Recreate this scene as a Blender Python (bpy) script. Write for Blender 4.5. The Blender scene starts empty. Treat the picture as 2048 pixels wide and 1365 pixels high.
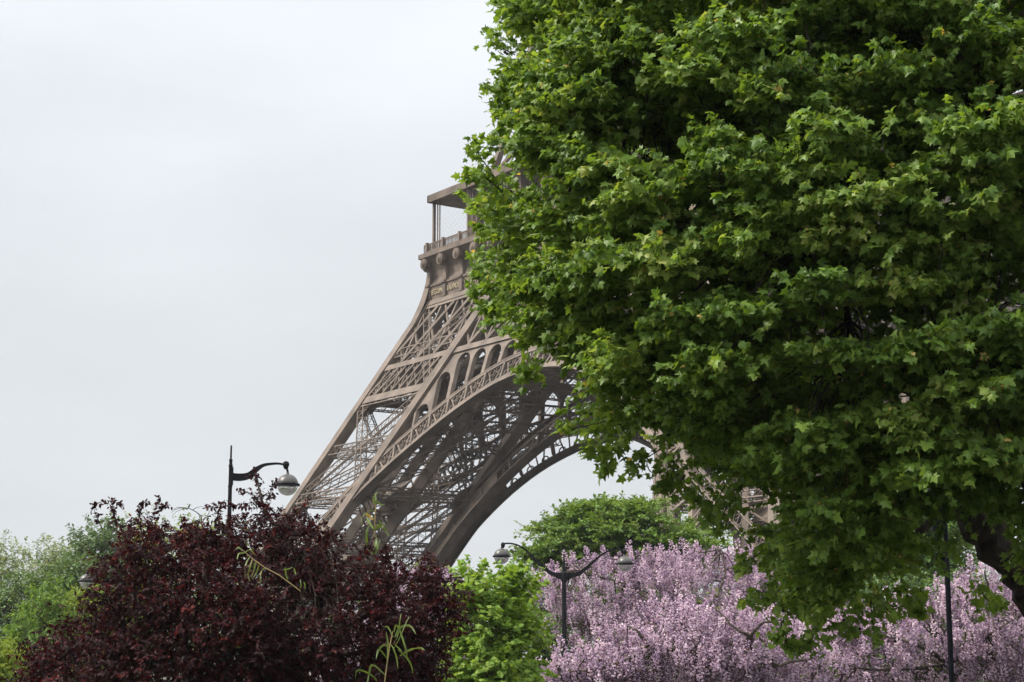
import bpy, math, random
import numpy as np
from mathutils import Vector, Matrix
SC = bpy.context.scene
COL = SC.collection
R = math.radians
# ---------------------------------------------------------------- camera, sky, sun, exposure
CAM = np.array([172.739, -162.998, 1.816])
YAW, PITCH, FPX = -0.9712, 0.1793, 3684.7          # focal length in pixels of a 2048 px wide picture
FWD = np.array([math.sin(YAW)*math.cos(PITCH), math.cos(YAW)*math.cos(PITCH), math.sin(PITCH)])
RGT = np.array([math.cos(YAW), -math.sin(YAW), 0.0])
UPV = np.cross(RGT, FWD)
HF = np.array([math.sin(YAW), math.cos(YAW), 0.0])   # horizontal heading
cd = bpy.data.cameras.new("camera"); cam = bpy.data.objects.new("camera", cd); COL.objects.link(cam)
cam.matrix_world = Matrix(((RGT[0], UPV[0], -FWD[0], CAM[0]), (RGT[1], UPV[1], -FWD[1], CAM[1]),
                           (RGT[2], UPV[2], -FWD[2], CAM[2]), (0, 0, 0, 1)))
cd.sensor_width = 36.0; cd.lens = 36.0*FPX/2048.0; cd.clip_start = 0.1; cd.clip_end = 6000
SC.camera = cam

SUN_DIR = np.array([-0.33, -0.56, 0.76]); SUN_DIR /= np.linalg.norm(SUN_DIR)   # towards the sun: behind the camera's left shoulder
sd = bpy.data.lights.new("sun", 'SUN'); sd.energy = 4.0; sd.angle = R(16); sd.color = (1.0, 0.93, 0.84)
sun = bpy.data.objects.new("sun", sd); COL.objects.link(sun)
sun.rotation_euler = Vector(SUN_DIR).to_track_quat('Z', 'Y').to_euler()

W = bpy.data.worlds.new("World"); SC.world = W; W.use_nodes = True
nt = W.node_tree; nt.nodes.clear()
def N(t, **k):
    n = nt.nodes.new(t)
    for a, b in k.items(): setattr(n, a, b)
    return n
L = lambda a, b: nt.links.new(a, b)
out = N('ShaderNodeOutputWorld')
sky = N('ShaderNodeTexSky', sky_type='NISHITA', sun_disc=False)
sky.sun_elevation = math.asin(SUN_DIR[2]); sky.sun_rotation = math.atan2(SUN_DIR[0], SUN_DIR[1])
bsky = N('ShaderNodeBackground'); bsky.inputs[1].default_value = 0.1; L(sky.outputs[0], bsky.inputs[0])
tc = N('ShaderNodeTexCoord'); sx = N('ShaderNodeSeparateXYZ'); L(tc.outputs['Generated'], sx.inputs[0])
ramp = N('ShaderNodeValToRGB'); cr = ramp.color_ramp           # brightness of the cloud deck by elevation (brightest overhead)
cr.elements[0].position = 0.0; cr.elements[0].color = (0.440, 0.452, 0.462, 1)
cr.elements[1].position = 1.0; cr.elements[1].color = (1.95, 2.0, 2.05, 1)
for pos, c in ((0.16, (0.508, 0.530, 0.550, 1)), (0.36, (0.672, 0.695, 0.738, 1)), (0.60, (1.35, 1.39, 1.44, 1))):
    e = cr.elements.new(pos); e.color = c
L(sx.outputs['Z'], ramp.inputs[0])
mp = N('ShaderNodeMapping'); mp.inputs['Scale'].default_value = (1, 1, 3.0); L(tc.outputs['Generated'], mp.inputs[0])
nz = N('ShaderNodeTexNoise'); nz.inputs['Scale'].default_value = 3.2; nz.inputs['Detail'].default_value = 5; nz.inputs['Roughness'].default_value = 0.5
L(mp.outputs[0], nz.inputs['Vector'])
mr = N('ShaderNodeMapRange'); mr.inputs['From Min'].default_value = 0.3; mr.inputs['From Max'].default_value = 0.7
mr.inputs['To Min'].default_value = 0.91; mr.inputs['To Max'].default_value = 1.08; L(nz.outputs[0], mr.inputs['Value'])
mx = N('ShaderNodeMixRGB', blend_type='MULTIPLY'); mx.inputs[0].default_value = 1.0
L(ramp.outputs[0], mx.inputs[1]); L(mr.outputs[0], mx.inputs[2])
bcl = N('ShaderNodeBackground'); bcl.inputs[1].default_value = 1.0; L(mx.outputs[0], bcl.inputs[0])
ms = N('ShaderNodeMixShader'); ms.inputs[0].default_value = 0.97
L(bsky.outputs[0], ms.inputs[1]); L(bcl.outputs[0], ms.inputs[2]); L(ms.outputs[0], out.inputs[0])
SC.view_settings.view_transform = 'Standard'; SC.view_settings.look = 'None'
SC.view_settings.exposure = 0.42; SC.view_settings.gamma = 1.0; SC.view_settings.use_curve_mapping = False
SC.cycles.max_bounces = 8; SC.cycles.diffuse_bounces = 4; SC.cycles.glossy_bounces = 2
SC.cycles.transmission_bounces = 6; SC.cycles.transparent_max_bounces = 6; SC.cycles.volume_bounces = 0

# ---------------------------------------------------------------- helpers
def at(px, py, dist):
    """the point seen at photo pixel (px, py), at horizontal distance dist ahead of the camera"""
    d = FWD + (px-1024)/FPX*RGT - (py-682.5)/FPX*UPV
    return CAM + d*(dist/(d @ HF))
def tag(o, label=None, cat=None, group=None, kind=None):
    if label: o['label'] = label
    if cat: o['category'] = cat
    if group: o['group'] = group
    if kind: o['kind'] = kind
    return o
def empty(name, loc, label=None, cat=None, group=None, rz=0.0):
    o = bpy.data.objects.new(name, None); COL.objects.link(o)
    o.location = loc; o.rotation_euler = (0, 0, rz); o.empty_display_size = 0.3
    return tag(o, label, cat, group)
def link(name, me, mat, parent=None):
    o = bpy.data.objects.new(name, me); COL.objects.link(o)
    if mat is not None: me.materials.append(mat)
    if parent is not None:                    # shapes are written in the root's own frame
        o.parent = parent
    return o
_S = np.array([(-1,-1,0),(1,-1,0),(1,1,0),(-1,1,0),(-1,-1,1),(1,-1,1),(1,1,1),(-1,1,1)], float)
_Q = np.array([(0,3,2,1),(4,5,6,7),(0,1,5,4),(1,2,6,5),(2,3,7,6),(3,0,4,7)])
class MB:
    """collects beams, polygons, tubes and builds ONE mesh"""
    def __init__(s): s.b = []; s.v = []; s.f = []; s.smooth = False
    def bar(s, a, b, w, h=None, up=(0, 0, 1)):
        s.b.append((*a, *b, w, w if h is None else h, *up))
    def box(s, c, sx, sy, sz):
        s.bar((c[0], c[1], c[2]-sz/2), (c[0], c[1], c[2]+sz/2), sx, sy, (0, 1, 0))
    def poly(s, vs, fs):
        k = len(s.v); s.v += [tuple(map(float, q)) for q in vs]; s.f += [tuple(i+k for i in f) for f in fs]
    def slab(s, pts, d):
        """closed polygon pts pushed along vector d"""
        n = len(pts); d = np.asarray(d, float)
        a = [np.asarray(q, float) for q in pts]; b = [q+d for q in a]
        s.poly(a+b, [tuple(range(n-1, -1, -1)), tuple(range(n, 2*n))]+[(i, (i+1) % n, n+(i+1) % n, n+i) for i in range(n)])
    def tube(s, pts, rad, n=8, cap=True):
        pts = [np.asarray(q, float) for q in pts]
        if np.isscalar(rad): rad = [rad]*len(pts)
        vs = []; u = None
        for i, q in enumerate(pts):
            t = pts[min(i+1, len(pts)-1)]-pts[max(i-1, 0)]; t = t/(np.linalg.norm(t)+1e-9)
            if u is None:
                u = np.cross(t, (0.3, 0.2, 0.93) if abs(t[2]) < 0.9 else (1, 0, 0))
            u = u-t*(u @ t); u = u/(np.linalg.norm(u)+1e-9); w = np.cross(t, u)
            for k in range(n):
                an = 2*math.pi*k/n
                vs.append(q+rad[i]*(math.cos(an)*u+math.sin(an)*w))
        fs = []
        for i in range(len(pts)-1):
            for k in range(n):
                fs.append((i*n+k, i*n+(k+1) % n, (i+1)*n+(k+1) % n, (i+1)*n+k))
        if cap: fs += [tuple(range(n-1, -1, -1)), tuple(range((len(pts)-1)*n, len(pts)*n))]
        s.poly(vs, fs)
    def lathe(s, prof, c=(0, 0, 0), n=16):
        c = np.asarray(c, float); vs = []; fs = []
        for r_, z in prof:
            for k in range(n):
                an = 2*math.pi*k/n; vs.append(c+(r_*math.cos(an), r_*math.sin(an), z))
        for i in range(len(prof)-1):
            for k in range(n): fs.append((i*n+k, i*n+(k+1) % n, (i+1)*n+(k+1) % n, (i+1)*n+k))
        fs += [tuple(range(n-1, -1, -1)), tuple(range((len(prof)-1)*n, len(prof)*n))]
        s.poly(vs, fs)
    def truss(s, a, b, ua, ub, wa, wb, rail=0.14, lace=0.08, pan=None, faces=4):
        """four-cornered lattice beam from a to b, wa wide along ua, wb along ub"""
        a = np.asarray(a, float); b = np.asarray(b, float); ua = np.asarray(ua, float); ub = np.asarray(ub, float)
        ln = np.linalg.norm(b-a); t = (b-a)/ln
        ua = ua-t*(ua @ t); ua /= np.linalg.norm(ua); ub = np.cross(t, ua)
        co = [(-1, -1), (1, -1), (1, 1), (-1, 1)]
        o4 = [ua*wa/2*x+ub*wb/2*y for x, y in co]
        for q in o4: s.bar(a+q, b+q, rail, rail, ua)
        pan = pan or max(wa, wb)
        n = max(2, int(round(ln/pan)))
        for k in range(n):
            p0 = a+(b-a)*k/n; p1 = a+(b-a)*(k+1)/n
            for j in range(faces):
                q, r_ = o4[j], o4[(j+1) % 4]
                if (k+j) % 2: q, r_ = r_, q
                s.bar(p0+q, p1+r_, lace, lace*0.5, o4[j]+o4[(j+1) % 4])
    def build(s, name, mat, parent=None, smooth=False):
        vs = np.array(s.v, float).reshape(-1, 3); V = [vs]; loops = [i for f in s.f for i in f]; tot = [len(f) for f in s.f]
        if s.b:
            B = np.array(s.b, float); a, b = B[:, 0:3], B[:, 3:6]; w, h, up = B[:, 6], B[:, 7], B[:, 8:11]
            t = b-a; t /= np.linalg.norm(t, axis=1, keepdims=True)+1e-12
            x = np.cross(t, up); nx = np.linalg.norm(x, axis=1, keepdims=True)
            bad = nx[:, 0] < 1e-3
            x[bad] = np.cross(t[bad], (0.9, 0.43, 0.05)); x /= np.linalg.norm(x, axis=1, keepdims=True)
            y = np.cross(x, t)
            P = a[:, None]+(b-a)[:, None]*_S[None, :, 2:3]+x[:, None]*(w[:, None, None]/2*_S[None, :, 0:1])+y[:, None]*(h[:, None, None]/2*_S[None, :, 1:2])
            base = len(vs); V.append(P.reshape(-1, 3))
            q = (_Q[None]+8*np.arange(len(B))[:, None, None]+base).reshape(-1)
            loops = np.concatenate([np.array(loops, int), q]); tot = np.concatenate([np.array(tot, int), np.full(6*len(B), 4)])
        return link(name, mesh(name, np.concatenate(V), loops, tot, smooth), mat, parent)
def mesh(name, V, loops, tot, smooth=False, attr=None):
    me = bpy.data.meshes.new(name); V = np.asarray(V, np.float32); loops = np.asarray(loops, np.int32); tot = np.asarray(tot, np.int32)
    me.vertices.add(len(V)); me.vertices.foreach_set('co', V.ravel())
    me.loops.add(len(loops)); me.loops.foreach_set('vertex_index', loops)
    me.polygons.add(len(tot)); st = np.zeros(len(tot), np.int32); st[1:] = np.cumsum(tot)[:-1]
    me.polygons.foreach_set('loop_start', st); me.polygons.foreach_set('loop_total', tot)
    me.polygons.foreach_set('use_smooth', np.full(len(tot), bool(smooth)))
    if attr is not None:
        at_ = me.attributes.new('v', 'FLOAT', 'POINT'); at_.data.foreach_set('value', np.asarray(attr, np.float32))
    me.update(calc_edges=True); me.validate()
    return me
# ---------------------------------------------------------------- materials
def paint(name, c, rough=0.6, var=0.12, scale=1.5, metal=0.0, spec=0.35, tint=None):
    m = bpy.data.materials.new(name); m.use_nodes = True; t = m.node_tree; p = t.nodes['Principled BSDF']
    p.inputs['Roughness'].default_value = rough; p.inputs['Metallic'].default_value = metal; p.inputs['Specular IOR Level'].default_value = spec
    g = t.nodes.new('ShaderNodeTexCoord'); n = t.nodes.new('ShaderNodeTexNoise'); n.inputs['Scale'].default_value = scale; n.inputs['Detail'].default_value = 6
    r = t.nodes.new('ShaderNodeValToRGB'); t.links.new(g.outputs['Object'], n.inputs['Vector']); t.links.new(n.outputs[0], r.inputs[0]); t.links.new(r.outputs[0], p.inputs['Base Color'])
    c = np.array(c); d = c*(1-var) if tint is None else np.array(tint)
    r.color_ramp.elements[0].position = 0.35; r.color_ramp.elements[0].color = (*d, 1)
    r.color_ramp.elements[1].position = 0.65; r.color_ramp.elements[1].color = (*np.minimum(c*(1+var), 1), 1)
    return m
def leafmat(name, stops, trans=0.35, rough=0.45, spec=0.3, tcol=(1.25, 1.15, 0.45)):
    """each leaf carries its own random value v; light shines through the blades"""
    m = bpy.data.materials.new(name); m.use_nodes = True; t = m.node_tree; p = t.nodes['Principled BSDF']; o = t.nodes['Material Output']
    a = t.nodes.new('ShaderNodeAttribute'); a.attribute_name = 'v'; r = t.nodes.new('ShaderNodeValToRGB'); t.links.new(a.outputs['Fac'], r.inputs[0])
    e = r.color_ramp.elements
    e[0].position, e[0].color = stops[0][0], (*stops[0][1], 1); e[1].position, e[1].color = stops[-1][0], (*stops[-1][1], 1)
    for q, c in stops[1:-1]: x = e.new(q); x.color = (*c, 1)
    t.links.new(r.outputs[0], p.inputs['Base Color']); p.inputs['Roughness'].default_value = rough; p.inputs['Specular IOR Level'].default_value = spec
    tr = t.nodes.new('ShaderNodeBsdfTranslucent'); mu = t.nodes.new('ShaderNodeMixRGB'); mu.blend_type = 'MULTIPLY'; mu.inputs[0].default_value = 1; mu.inputs[2].default_value = (*tcol, 1)
    t.links.new(r.outputs[0], mu.inputs[1]); t.links.new(mu.outputs[0], tr.inputs[0])
    s = t.nodes.new('ShaderNodeMixShader'); s.inputs[0].default_value = trans
    t.links.new(p.outputs[0], s.inputs[1]); t.links.new(tr.outputs[0], s.inputs[2]); t.links.new(s.outputs[0], o.inputs[0])
    return m
IRON = paint('iron_paint', (0.156, 0.123, 0.098), 0.6, 0.26, 0.45, spec=0.2)
IRON2 = IRON
STONE = paint('stone', (0.36, 0.33, 0.28), 0.85, 0.15, 0.8)
GOLD = paint('gilt', (0.40, 0.33, 0.21), 0.45, 0.08, 3.0, spec=0.5)
BLACK = paint('black_paint', (0.014, 0.0145, 0.016), 0.55, 0.2, 6.0, spec=0.10)
POLEBLACK = paint('pole_paint', (0.005, 0.006, 0.008), 0.6, 0.2, 6.0, spec=0.06)
LAMPGREY = paint('lamp_shell', (0.065, 0.060, 0.054), 0.38, 0.15, 5.0, spec=0.5)
BARK = paint('bark', (0.055, 0.045, 0.036), 0.9, 0.45, 4.0, spec=0.15)
BARKD = paint('dark_bark', (0.040, 0.033, 0.028), 0.9, 0.65, 9.0, spec=0.1)
# ---------------------------------------------------------------- ground
gm = MB(); gm.poly([(-2500, -2500, 0), (2500, -2500, 0), (2500, 2500, 0), (-2500, 2500, 0)], [(0, 1, 2, 3)])
tag(gm.build('ground', paint('sandy_ground', (0.055, 0.053, 0.047), 0.95, 0.3, 0.3)), kind='structure')
# ---------------------------------------------------------------- the iron tower
def oz(z): return 59.384-0.487*z        # outer edge of a pier at height z
def iz(z): return 43.461-0.514*z        # inner edge
tower = empty('iron_tower', (0, 0, 0), 'tall brown iron lattice tower on arched piers rising behind the trees', 'tower')
def side(k):
    """frame of side k: u along the side, outward depth o, height z -> world"""
    c, s = [(1, 0), (0, 1), (-1, 0), (0, -1)][k]      # k=0 is the side facing -Y
    def P(u, o, z):
        x, y = u, -o
        return np.array((c*x-s*y, s*x+c*y, z))
    return P, np.array((s*1.0, -c*1.0, 0.0)), np.array((c*1.0, s*1.0, 0.0))
LV = [0.5, 11.4, 24.7, 37.6, 50.6]
CH = 1.4
for sx_, sy_ in ((-1, -1), (1, -1), (1, 1), (-1, 1)):
    cor = {(a, b): (lambda z, a=a, b=b: np.array((sx_*(oz(z) if a else iz(z)), sy_*(oz(z) if b else iz(z)), z))) for a in (0, 1) for b in (0, 1)}
    m = MB()
    for (a, b), f in cor.items():
        p0, p1 = f(1.5), f(51.0)
        m.bar(p0, p1, CH, CH, (sx_, 0, 0.001))
        for z0 in LV[1:4]:                          # gusset plates at the nodes
            c = f(z0)
            q = np.array((-sx_ if a else sx_, 0, 0)); r_ = np.array((0, -sy_ if b else sy_, 0))
            for dv in (q, r_):
                e = f(z0+2.6)-f(z0-2.6); nrm = np.cross(dv, e); nrm = nrm/np.linalg.norm(nrm)
                m.slab([f(z0-2.4)-nrm*.06, f(z0-1.0)+dv*2.2-nrm*.06, f(z0+0.8)+dv*2.2-nrm*.06, f(z0+2.4)-nrm*.06], nrm*.12)
    pier = m.build('pier', IRON, tower)
    for (a, b), f in cor.items():
        c = f(0.8); fnd = MB(); fnd.bar((c[0], c[1], -0.3), (c[0], c[1], 1.9), 5.0, 5.0, (0, 1, 0)); fnd.bar((c[0], c[1], 1.91), (c[0], c[1], 2.3), 3.6, 3.6, (0, 1, 0))
        fnd.build('masonry_footing', STONE, pier)
    # lattice braces on the four faces of the pier
    for (A, B) in (((0, 1), (1, 1)), ((1, 0), (1, 1)), ((0, 0), (1, 0)), ((0, 0), (0, 1))):
        fa, fb = cor[A], cor[B]; t = MB()
        out_ = np.array((0, sy_, 0)) if A[1] == B[1] == 1 else np.array((sx_, 0, 0)) if A[0] == B[0] == 1 else np.array((0, -sy_, 0)) if A[1] == B[1] == 0 else np.array((-sx_, 0, 0))
        out_ = out_+np.array((0, 0, 0.45))
        for k in range(4):
            z0, z1 = LV[k], LV[k+1]; zm = (z0+z1)/2
            t.truss(fa(z0), fb(z1), out_, np.cross(out_, (0, 0, 1)), 0.85, 1.15, 0.13, 0.065, 0.72)
            t.truss(fb(z0), fa(z1), out_, np.cross(out_, (0, 0, 1)), 0.85, 1.15, 0.13, 0.065, 0.72)
            t.truss(fa(zm), fb(zm), out_, (0, 0, 1), 0.8, 1.25, 0.13, 0.065, 0.75)
            if A[1] == B[1] == 0:  # extra trusses added on this face to darken the pier's inside
                for q in (0.25, 0.75):
                    zq = z0+(z1-z0)*q; t.truss(fa(zq), fb(zq), out_, (0, 0, 1), 0.7, 1.0, 0.13, 0.065, 0.75)
                t.truss(fa(zm), (fa(z1)+fb(z1))/2, out_, np.cross(out_, (0, 0, 1)), 0.6, 0.8, 0.12, 0.06, 0.7); t.truss(fb(zm), (fa(z1)+fb(z1))/2, out_, np.cross(out_, (0, 0, 1)), 0.6, 0.8, 0.12, 0.06, 0.7)
                t.truss(fa(zm), (fa(z0)+fb(z0))/2, out_, np.cross(out_, (0, 0, 1)), 0.6, 0.8, 0.12, 0.06, 0.7); t.truss(fb(zm), (fa(z0)+fb(z0))/2, out_, np.cross(out_, (0, 0, 1)), 0.6, 0.8, 0.12, 0.06, 0.7)
            if k: t.truss(fa(z0), fb(z0), out_, (0, 0, 1), 0.9, 1.3, 0.15, 0.07, 0.75)
        t.build('lattice_bracing', IRON, pier)
    # inner diaphragms, lift track and stairs running up inside the pier
    for zz in (11.4, 24.7):
        t = MB()
        t.truss(cor[0, 0](zz), cor[1, 1](zz), (0, 0, 1), (1, 0, 0), 0.9, 0.7, 0.14, 0.08, 0.9)
        t.truss(cor[0, 1](zz), cor[1, 0](zz), (0, 0, 1), (1, 0, 0), 0.9, 0.7, 0.14, 0.08, 0.9)
        t.build('diaphragm', IRON2, pier)
    t = MB()
    mid = lambda z, du, dv: np.array((sx_*((oz(z)+iz(z))/2+du), sy_*((oz(z)+iz(z))/2+dv), z))
    for du in (-2.6, 2.6):
        for dv in (-2.6, 2.6):
            t.bar(mid(1, du, dv), mid(56, du, dv), 0.6, 1.3, (sx_, sy_, 0))
    n = 20
    for k in range(n):
        z0, z1 = 1+55*k/n, 1+55*(k+1)/n
        for (d0, d1) in (((-2.6, -2.6), (2.6, -2.6)), ((2.6, -2.6), (2.6, 2.6)), ((2.6, 2.6), (-2.6, 2.6)), ((-2.6, 2.6), (-2.6, -2.6))):
            t.bar(mid(z0, *d0), mid(z1, *d1), 0.16); t.bar(mid(z0, *d0), mid(z0, *d1), 0.2)
        if k % 3 == 0:
            t.bar(mid(z0, -2.6, 0), mid(z0, 2.6, 0), 5.0, 0.18, (sx_, sy_, 1.5))
    t.build('lift_track', IRON2, pier)
# arches: outer decorative rings and plainer inner rings
def spline(tab, n):
    tab = np.array([(-a, b) for a, b in tab[::-1]][:-1]+list(tab), float)
    d = np.concatenate([[0], np.cumsum(np.linalg.norm(np.diff(tab, axis=0), axis=1))]); out_ = []
    for q in np.linspace(0, d[-1], n):
        i = min(max(np.searchsorted(d, q)-1, 0), len(tab)-2); f = (q-d[i])/(d[i+1]-d[i])
        p = [tab[min(max(i+j, 0), len(tab)-1)] for j in (-1, 0, 1, 2)]
        out_.append(0.5*((2*p[1])+(-p[0]+p[2])*f+(2*p[0]-5*p[1]+4*p[2]-p[3])*f*f+(-p[0]+3*p[1]-3*p[2]+p[3])*f**3))
    return np.array(out_)
IN_O = [(0, 36.75), (5, 36.35), (9.2, 35.4), (14.2, 33.5), (18.9, 31.15), (25.1, 27.5), (30.3, 23.7), (34.2, 19.6), (37.5, 14.8), (40.3, 9.0), (42.9, 1.8)]
IN_I = [(0, 34.6), (6, 34.2), (13.4, 32.4), (16.7, 31.1), (20.8, 28.7), (24.5, 25.6), (28.0, 21.6), (29.5, 19.0), (31.2, 15.4), (33.6, 10.0), (36.8, 1.8)]
def ring_points(tab, thick, n):
    a = spline(tab, n); t = np.gradient(a, axis=0); t /= np.linalg.norm(t, axis=1, keepdims=True)
    nr = np.stack([-t[:, 1], t[:, 0]], 1)
    return a, nr
for k in range(4):
    P, outv, uv = side(k)
    # ---- outer ring
    n = 97; a, nr = ring_points(IN_O, 0, n)
    th = 3.05
    off = lambda z, d: oz(z)+0.62-d                 # depth d behind the outer face
    m = MB()
    def strip(r0, r1, d0, d1, mm, A=a, NR=nr, fo=off):
        vs = []
        for q, w in zip(A, NR):
            for r_, d in ((r0, d0), (r1, d0), (r1, d1), (r0, d1)):
                u, z = q+w*r_; vs.append(P(u, fo(z, d), z))
        fs = []
        for i in range(len(A)-1):
            for j in range(4): fs.append((4*i+j, 4*i+(j+1) % 4, 4*i+4+(j+1) % 4, 4*i+4+j))
        fs += [(3, 2, 1, 0), tuple(4*len(A)-4+j for j in range(4))]
        mm.poly(vs, fs)
    strip(0, 0.16, 0, 1.5, m); strip(0.17, 0.62, 0.05, 0.3, m); strip(th-0.5, th-0.12, 0.05, 0.3, m); strip(th-0.11, th+0.06, 0, 1.0, m)
    arch = m.build('arch', IRON, tower)
    m = MB(); da = np.concatenate([[0], np.cumsum(np.linalg.norm(np.diff(a, axis=0), axis=1))]); tot = da[-1]
    def rp(s, r_, d):
        i = min(max(np.searchsorted(da, s)-1, 0), n-2); f = (s-da[i])/(da[i+1]-da[i])
        q = a[i]+(a[i+1]-a[i])*f+(nr[i]+(nr[i+1]-nr[i])*f)*r_
        return P(q[0], off(q[1], d), q[1])
    npan = int(round(tot/3.3))
    for j in range(npan+1):
        s = tot*j/npan
        m.bar(rp(s, .5, .3), rp(s, th-.4, .3), 0.55, 0.3, uv)
        if j == npan: break
        ds = tot/npan; s2 = s+ds/2
        if abs(s2-tot/2) > tot*0.36: continue
        for sg in (0, 1):                            # V bars, small scrolls and rings of each panel
            e = s+ds*(0.10 if sg == 0 else 0.90)
            m.bar(rp(e, th-.45, .28), rp(s2-(0.25 if sg == 0 else -0.25), .5, .28), 0.2, 0.16, uv)
            m.bar(rp(s2-(0.9 if sg == 0 else -0.9), .55, .55), rp(s2, th-.5, .55), 0.13, 0.1, uv)
            for (cs, cr_, rad) in ((s2+(0.95 if sg else -0.95), 0.98, 0.36), (s2+(0.55 if sg else -0.55), th-0.95, 0.40)):
                pts = [rp(cs+rad*math.cos(q), cr_+rad*math.sin(q), .25) for q in np.linspace(0, 2*math.pi, 9)]
                for x, y in zip(pts, pts[1:]): m.bar(x, y, 0.13, 0.13, outv)
        pts = [rp(s2+1.25*math.cos(q), .6+1.5*math.sin(q), .6) for q in np.linspace(0, math.pi, 9)]
        for x, y in zip(pts, pts[1:]): m.bar(x, y, 0.14, 0.14, outv)
    m.build('arch_tracery', IRON, arch)
    # ---- inner ring
    ai, ni = ring_points(IN_I, 0, 73); offi = lambda z, d: iz(z)-0.2+d
    m = MB()
    strip(0, 0.2, -0.55, 1.3, m, ai, ni, offi); strip(0.21, 1.05, 0, 0.25, m, ai, ni, offi); strip(3.0, 3.75, 0, 0.25, m, ai, ni, offi); strip(3.76, 3.9, -0.4, 0.8, m, ai, ni, offi)
    for i in range(len(ai)-1):                       # solid web low down, openings towards the crown
        if (ai[i][1]+ai[i+1][1])/2 < 25.6:
            q = [ai[i]+ni[i]*1.0, ai[i]+ni[i]*3.05, ai[i+1]+ni[i+1]*3.05, ai[i+1]+ni[i+1]*1.0]
            m.slab([P(u, offi(z, 0.03), z) for u, z in q], outv*0.16)
    inner = m.build('inner_arch', IRON2, tower)
    m = MB(); di = np.concatenate([[0], np.cumsum(np.linalg.norm(np.diff(ai, axis=0), axis=1))]); ti = di[-1]
    def ri(s, r_, d):
        i = min(max(np.searchsorted(di, s)-1, 0), len(ai)-2); f = (s-di[i])/(di[i+1]-di[i])
        q = ai[i]+(ai[i+1]-ai[i])*f+(ni[i]+(ni[i+1]-ni[i])*f)*r_
        return P(q[0], offi(q[1], d), q[1])
    npan = int(round(ti/5.0))
    for j in range(npan+1):
        s = ti*j/npan; m.bar(ri(s, 1, .1), ri(s, 3.05, .1), 0.75, 0.25, uv)
        if j == npan: break
        ds = ti/npan
        for e in (-1.2, 0, 1.2):
            m.bar(ri(s+ds/2+e*1.15, 3.0, .1), ri(s+ds/2+e*.75, 1.0, .1), 0.17, 0.15, uv)
        for e in (-1.15, 1.15):
            pts = [ri(s+ds/2+e+.5*math.cos(q), 1.0+.55*math.sin(q), .1) for q in np.linspace(0, math.pi, 6)]
            for x, y in zip(pts, pts[1:]): m.bar(x, y, 0.14, 0.14, outv)
    m.build('arch_tracery', IRON2, inner)
    # ---- trusses tying the two rings together
    m = MB()
    fr = np.linspace(0.33, 0.67, 10)
    for q, f in enumerate(fr):
        A_, B_ = rp(tot*f, 1.6, 1.2), ri(ti*f, 2.6, 0.3)
        m.truss(A_, B_, (0, 0, 1), uv, 1.2, 0.9, 0.13, 0.08, 1.1)
        if q < len(fr)-1 and 1 < q < 7:  # diagonals added near the crown to deepen the shade inside
            m.truss(A_, ri(ti*fr[q+1], 2.6, 0.3), (0, 0, 1), uv, 0.7, 0.7, 0.11, 0.07, 1.0)
            m.truss(B_, rp(tot*fr[q+1], 1.6, 1.2), (0, 0, 1), uv, 0.7, 0.7, 0.11, 0.07, 1.0)
    m.build('arch_cross_bracing', IRON2, tower)
    # ---- girders of the side: bar A on the piers, bar B and the top bar right across
    m = MB(); F = lambda u, z, d=0.0: P(u, oz(z)+0.6-d, z)
    def band(z0, z1, u0, u1, d0=0, d1=0.5):
        m.slab([F(u0[0], z0, d0), F(u1[0], z0, d0), F(u1[1], z1, d0), F(u0[1], z1, d0)], F(0, z0, d1)-F(0, z0, d0))
    for s in (-1, 1):
        band(37.55, 38.5, (s*oz(37.5), s*oz(38.5)), (s*iz(37.5), s*iz(38.5)))
    band(41.9, 42.65, (-oz(41.9), -oz(42.65)), (oz(41.9), oz(42.65)))
    band(50.15, 50.55, (-oz(50.1), -oz(50.5)), (oz(50.1), oz(50.5)))
    band(50.60, 51.35, (-oz(50.6), -oz(51.3)), (oz(50.6), oz(51.3)), -0.1, 0.7)
    girder = m.build('girder', IRON, tower)
    m = MB()
    def lattice(z0, z1, pitch, umin, umax, wv, wd):
        hgt = z1-z0; k0 = int(math.floor(umin(z0)/pitch))-3; k1 = int(math.ceil(umax(z0)/pitch))+3
        def clip(ua, za, ub, zb):
            pts = []
            for f in np.linspace(0, 1, 41):
                u, z = ua+(ub-ua)*f, za+(zb-za)*f
                if umin(z)-0.01 <= u <= umax(z)+0.01: pts.append((u, z))
            return (pts[0], pts[-1]) if len(pts) > 3 else None
        for j in range(k0, k1+1):
            u = (j+0.5)*pitch
            for du, d, wd_ in ((0, 0.75, wv), (hgt*0.98, 0.12, wd), (-hgt*0.98, 0.3, wd)):
                c = clip(u, z0, u+du, z1)
                if c:
                    m.bar(F(*c[0], d), F(*c[1], d), wd_, 0.16 if du else 1.1, outv)
                    if du: m.bar(F(*c[0], d+2.2), F(*c[1], d+2.2), wd_*0.55, 0.14, outv)
    lattice(42.65, 50.15, 4.07, lambda z: -oz(z), lambda z: oz(z), 0.34, 0.38)
    for s in (-1, 1):
        lattice(38.5, 41.9, 2.05, (lambda z, s=s: -oz(z) if s < 0 else iz(z)), (lambda z, s=s: -iz(z) if s < 0 else oz(z)), 0.18, 0.23)
    m.build('girder_lattice', IRON, girder)
    # ---- arcade between the arch and bar B, with the raised band that follows the pier's inner edge
    m = MB()
    top = np.array([(q+w*(th+0.06)) for q, w in zip(a, nr)]); tk = np.array([w[0]/max(w[1], .3) for w in nr])*0.8
    ext = lambda u: np.interp(u, top[:, 0], top[:, 1]); kk = lambda u: np.interp(u, top[:, 0], tk)
    pit = 2.95
    sh = lambda u, z: (u+kk(u)*(z-ext(u)), z)
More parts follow.
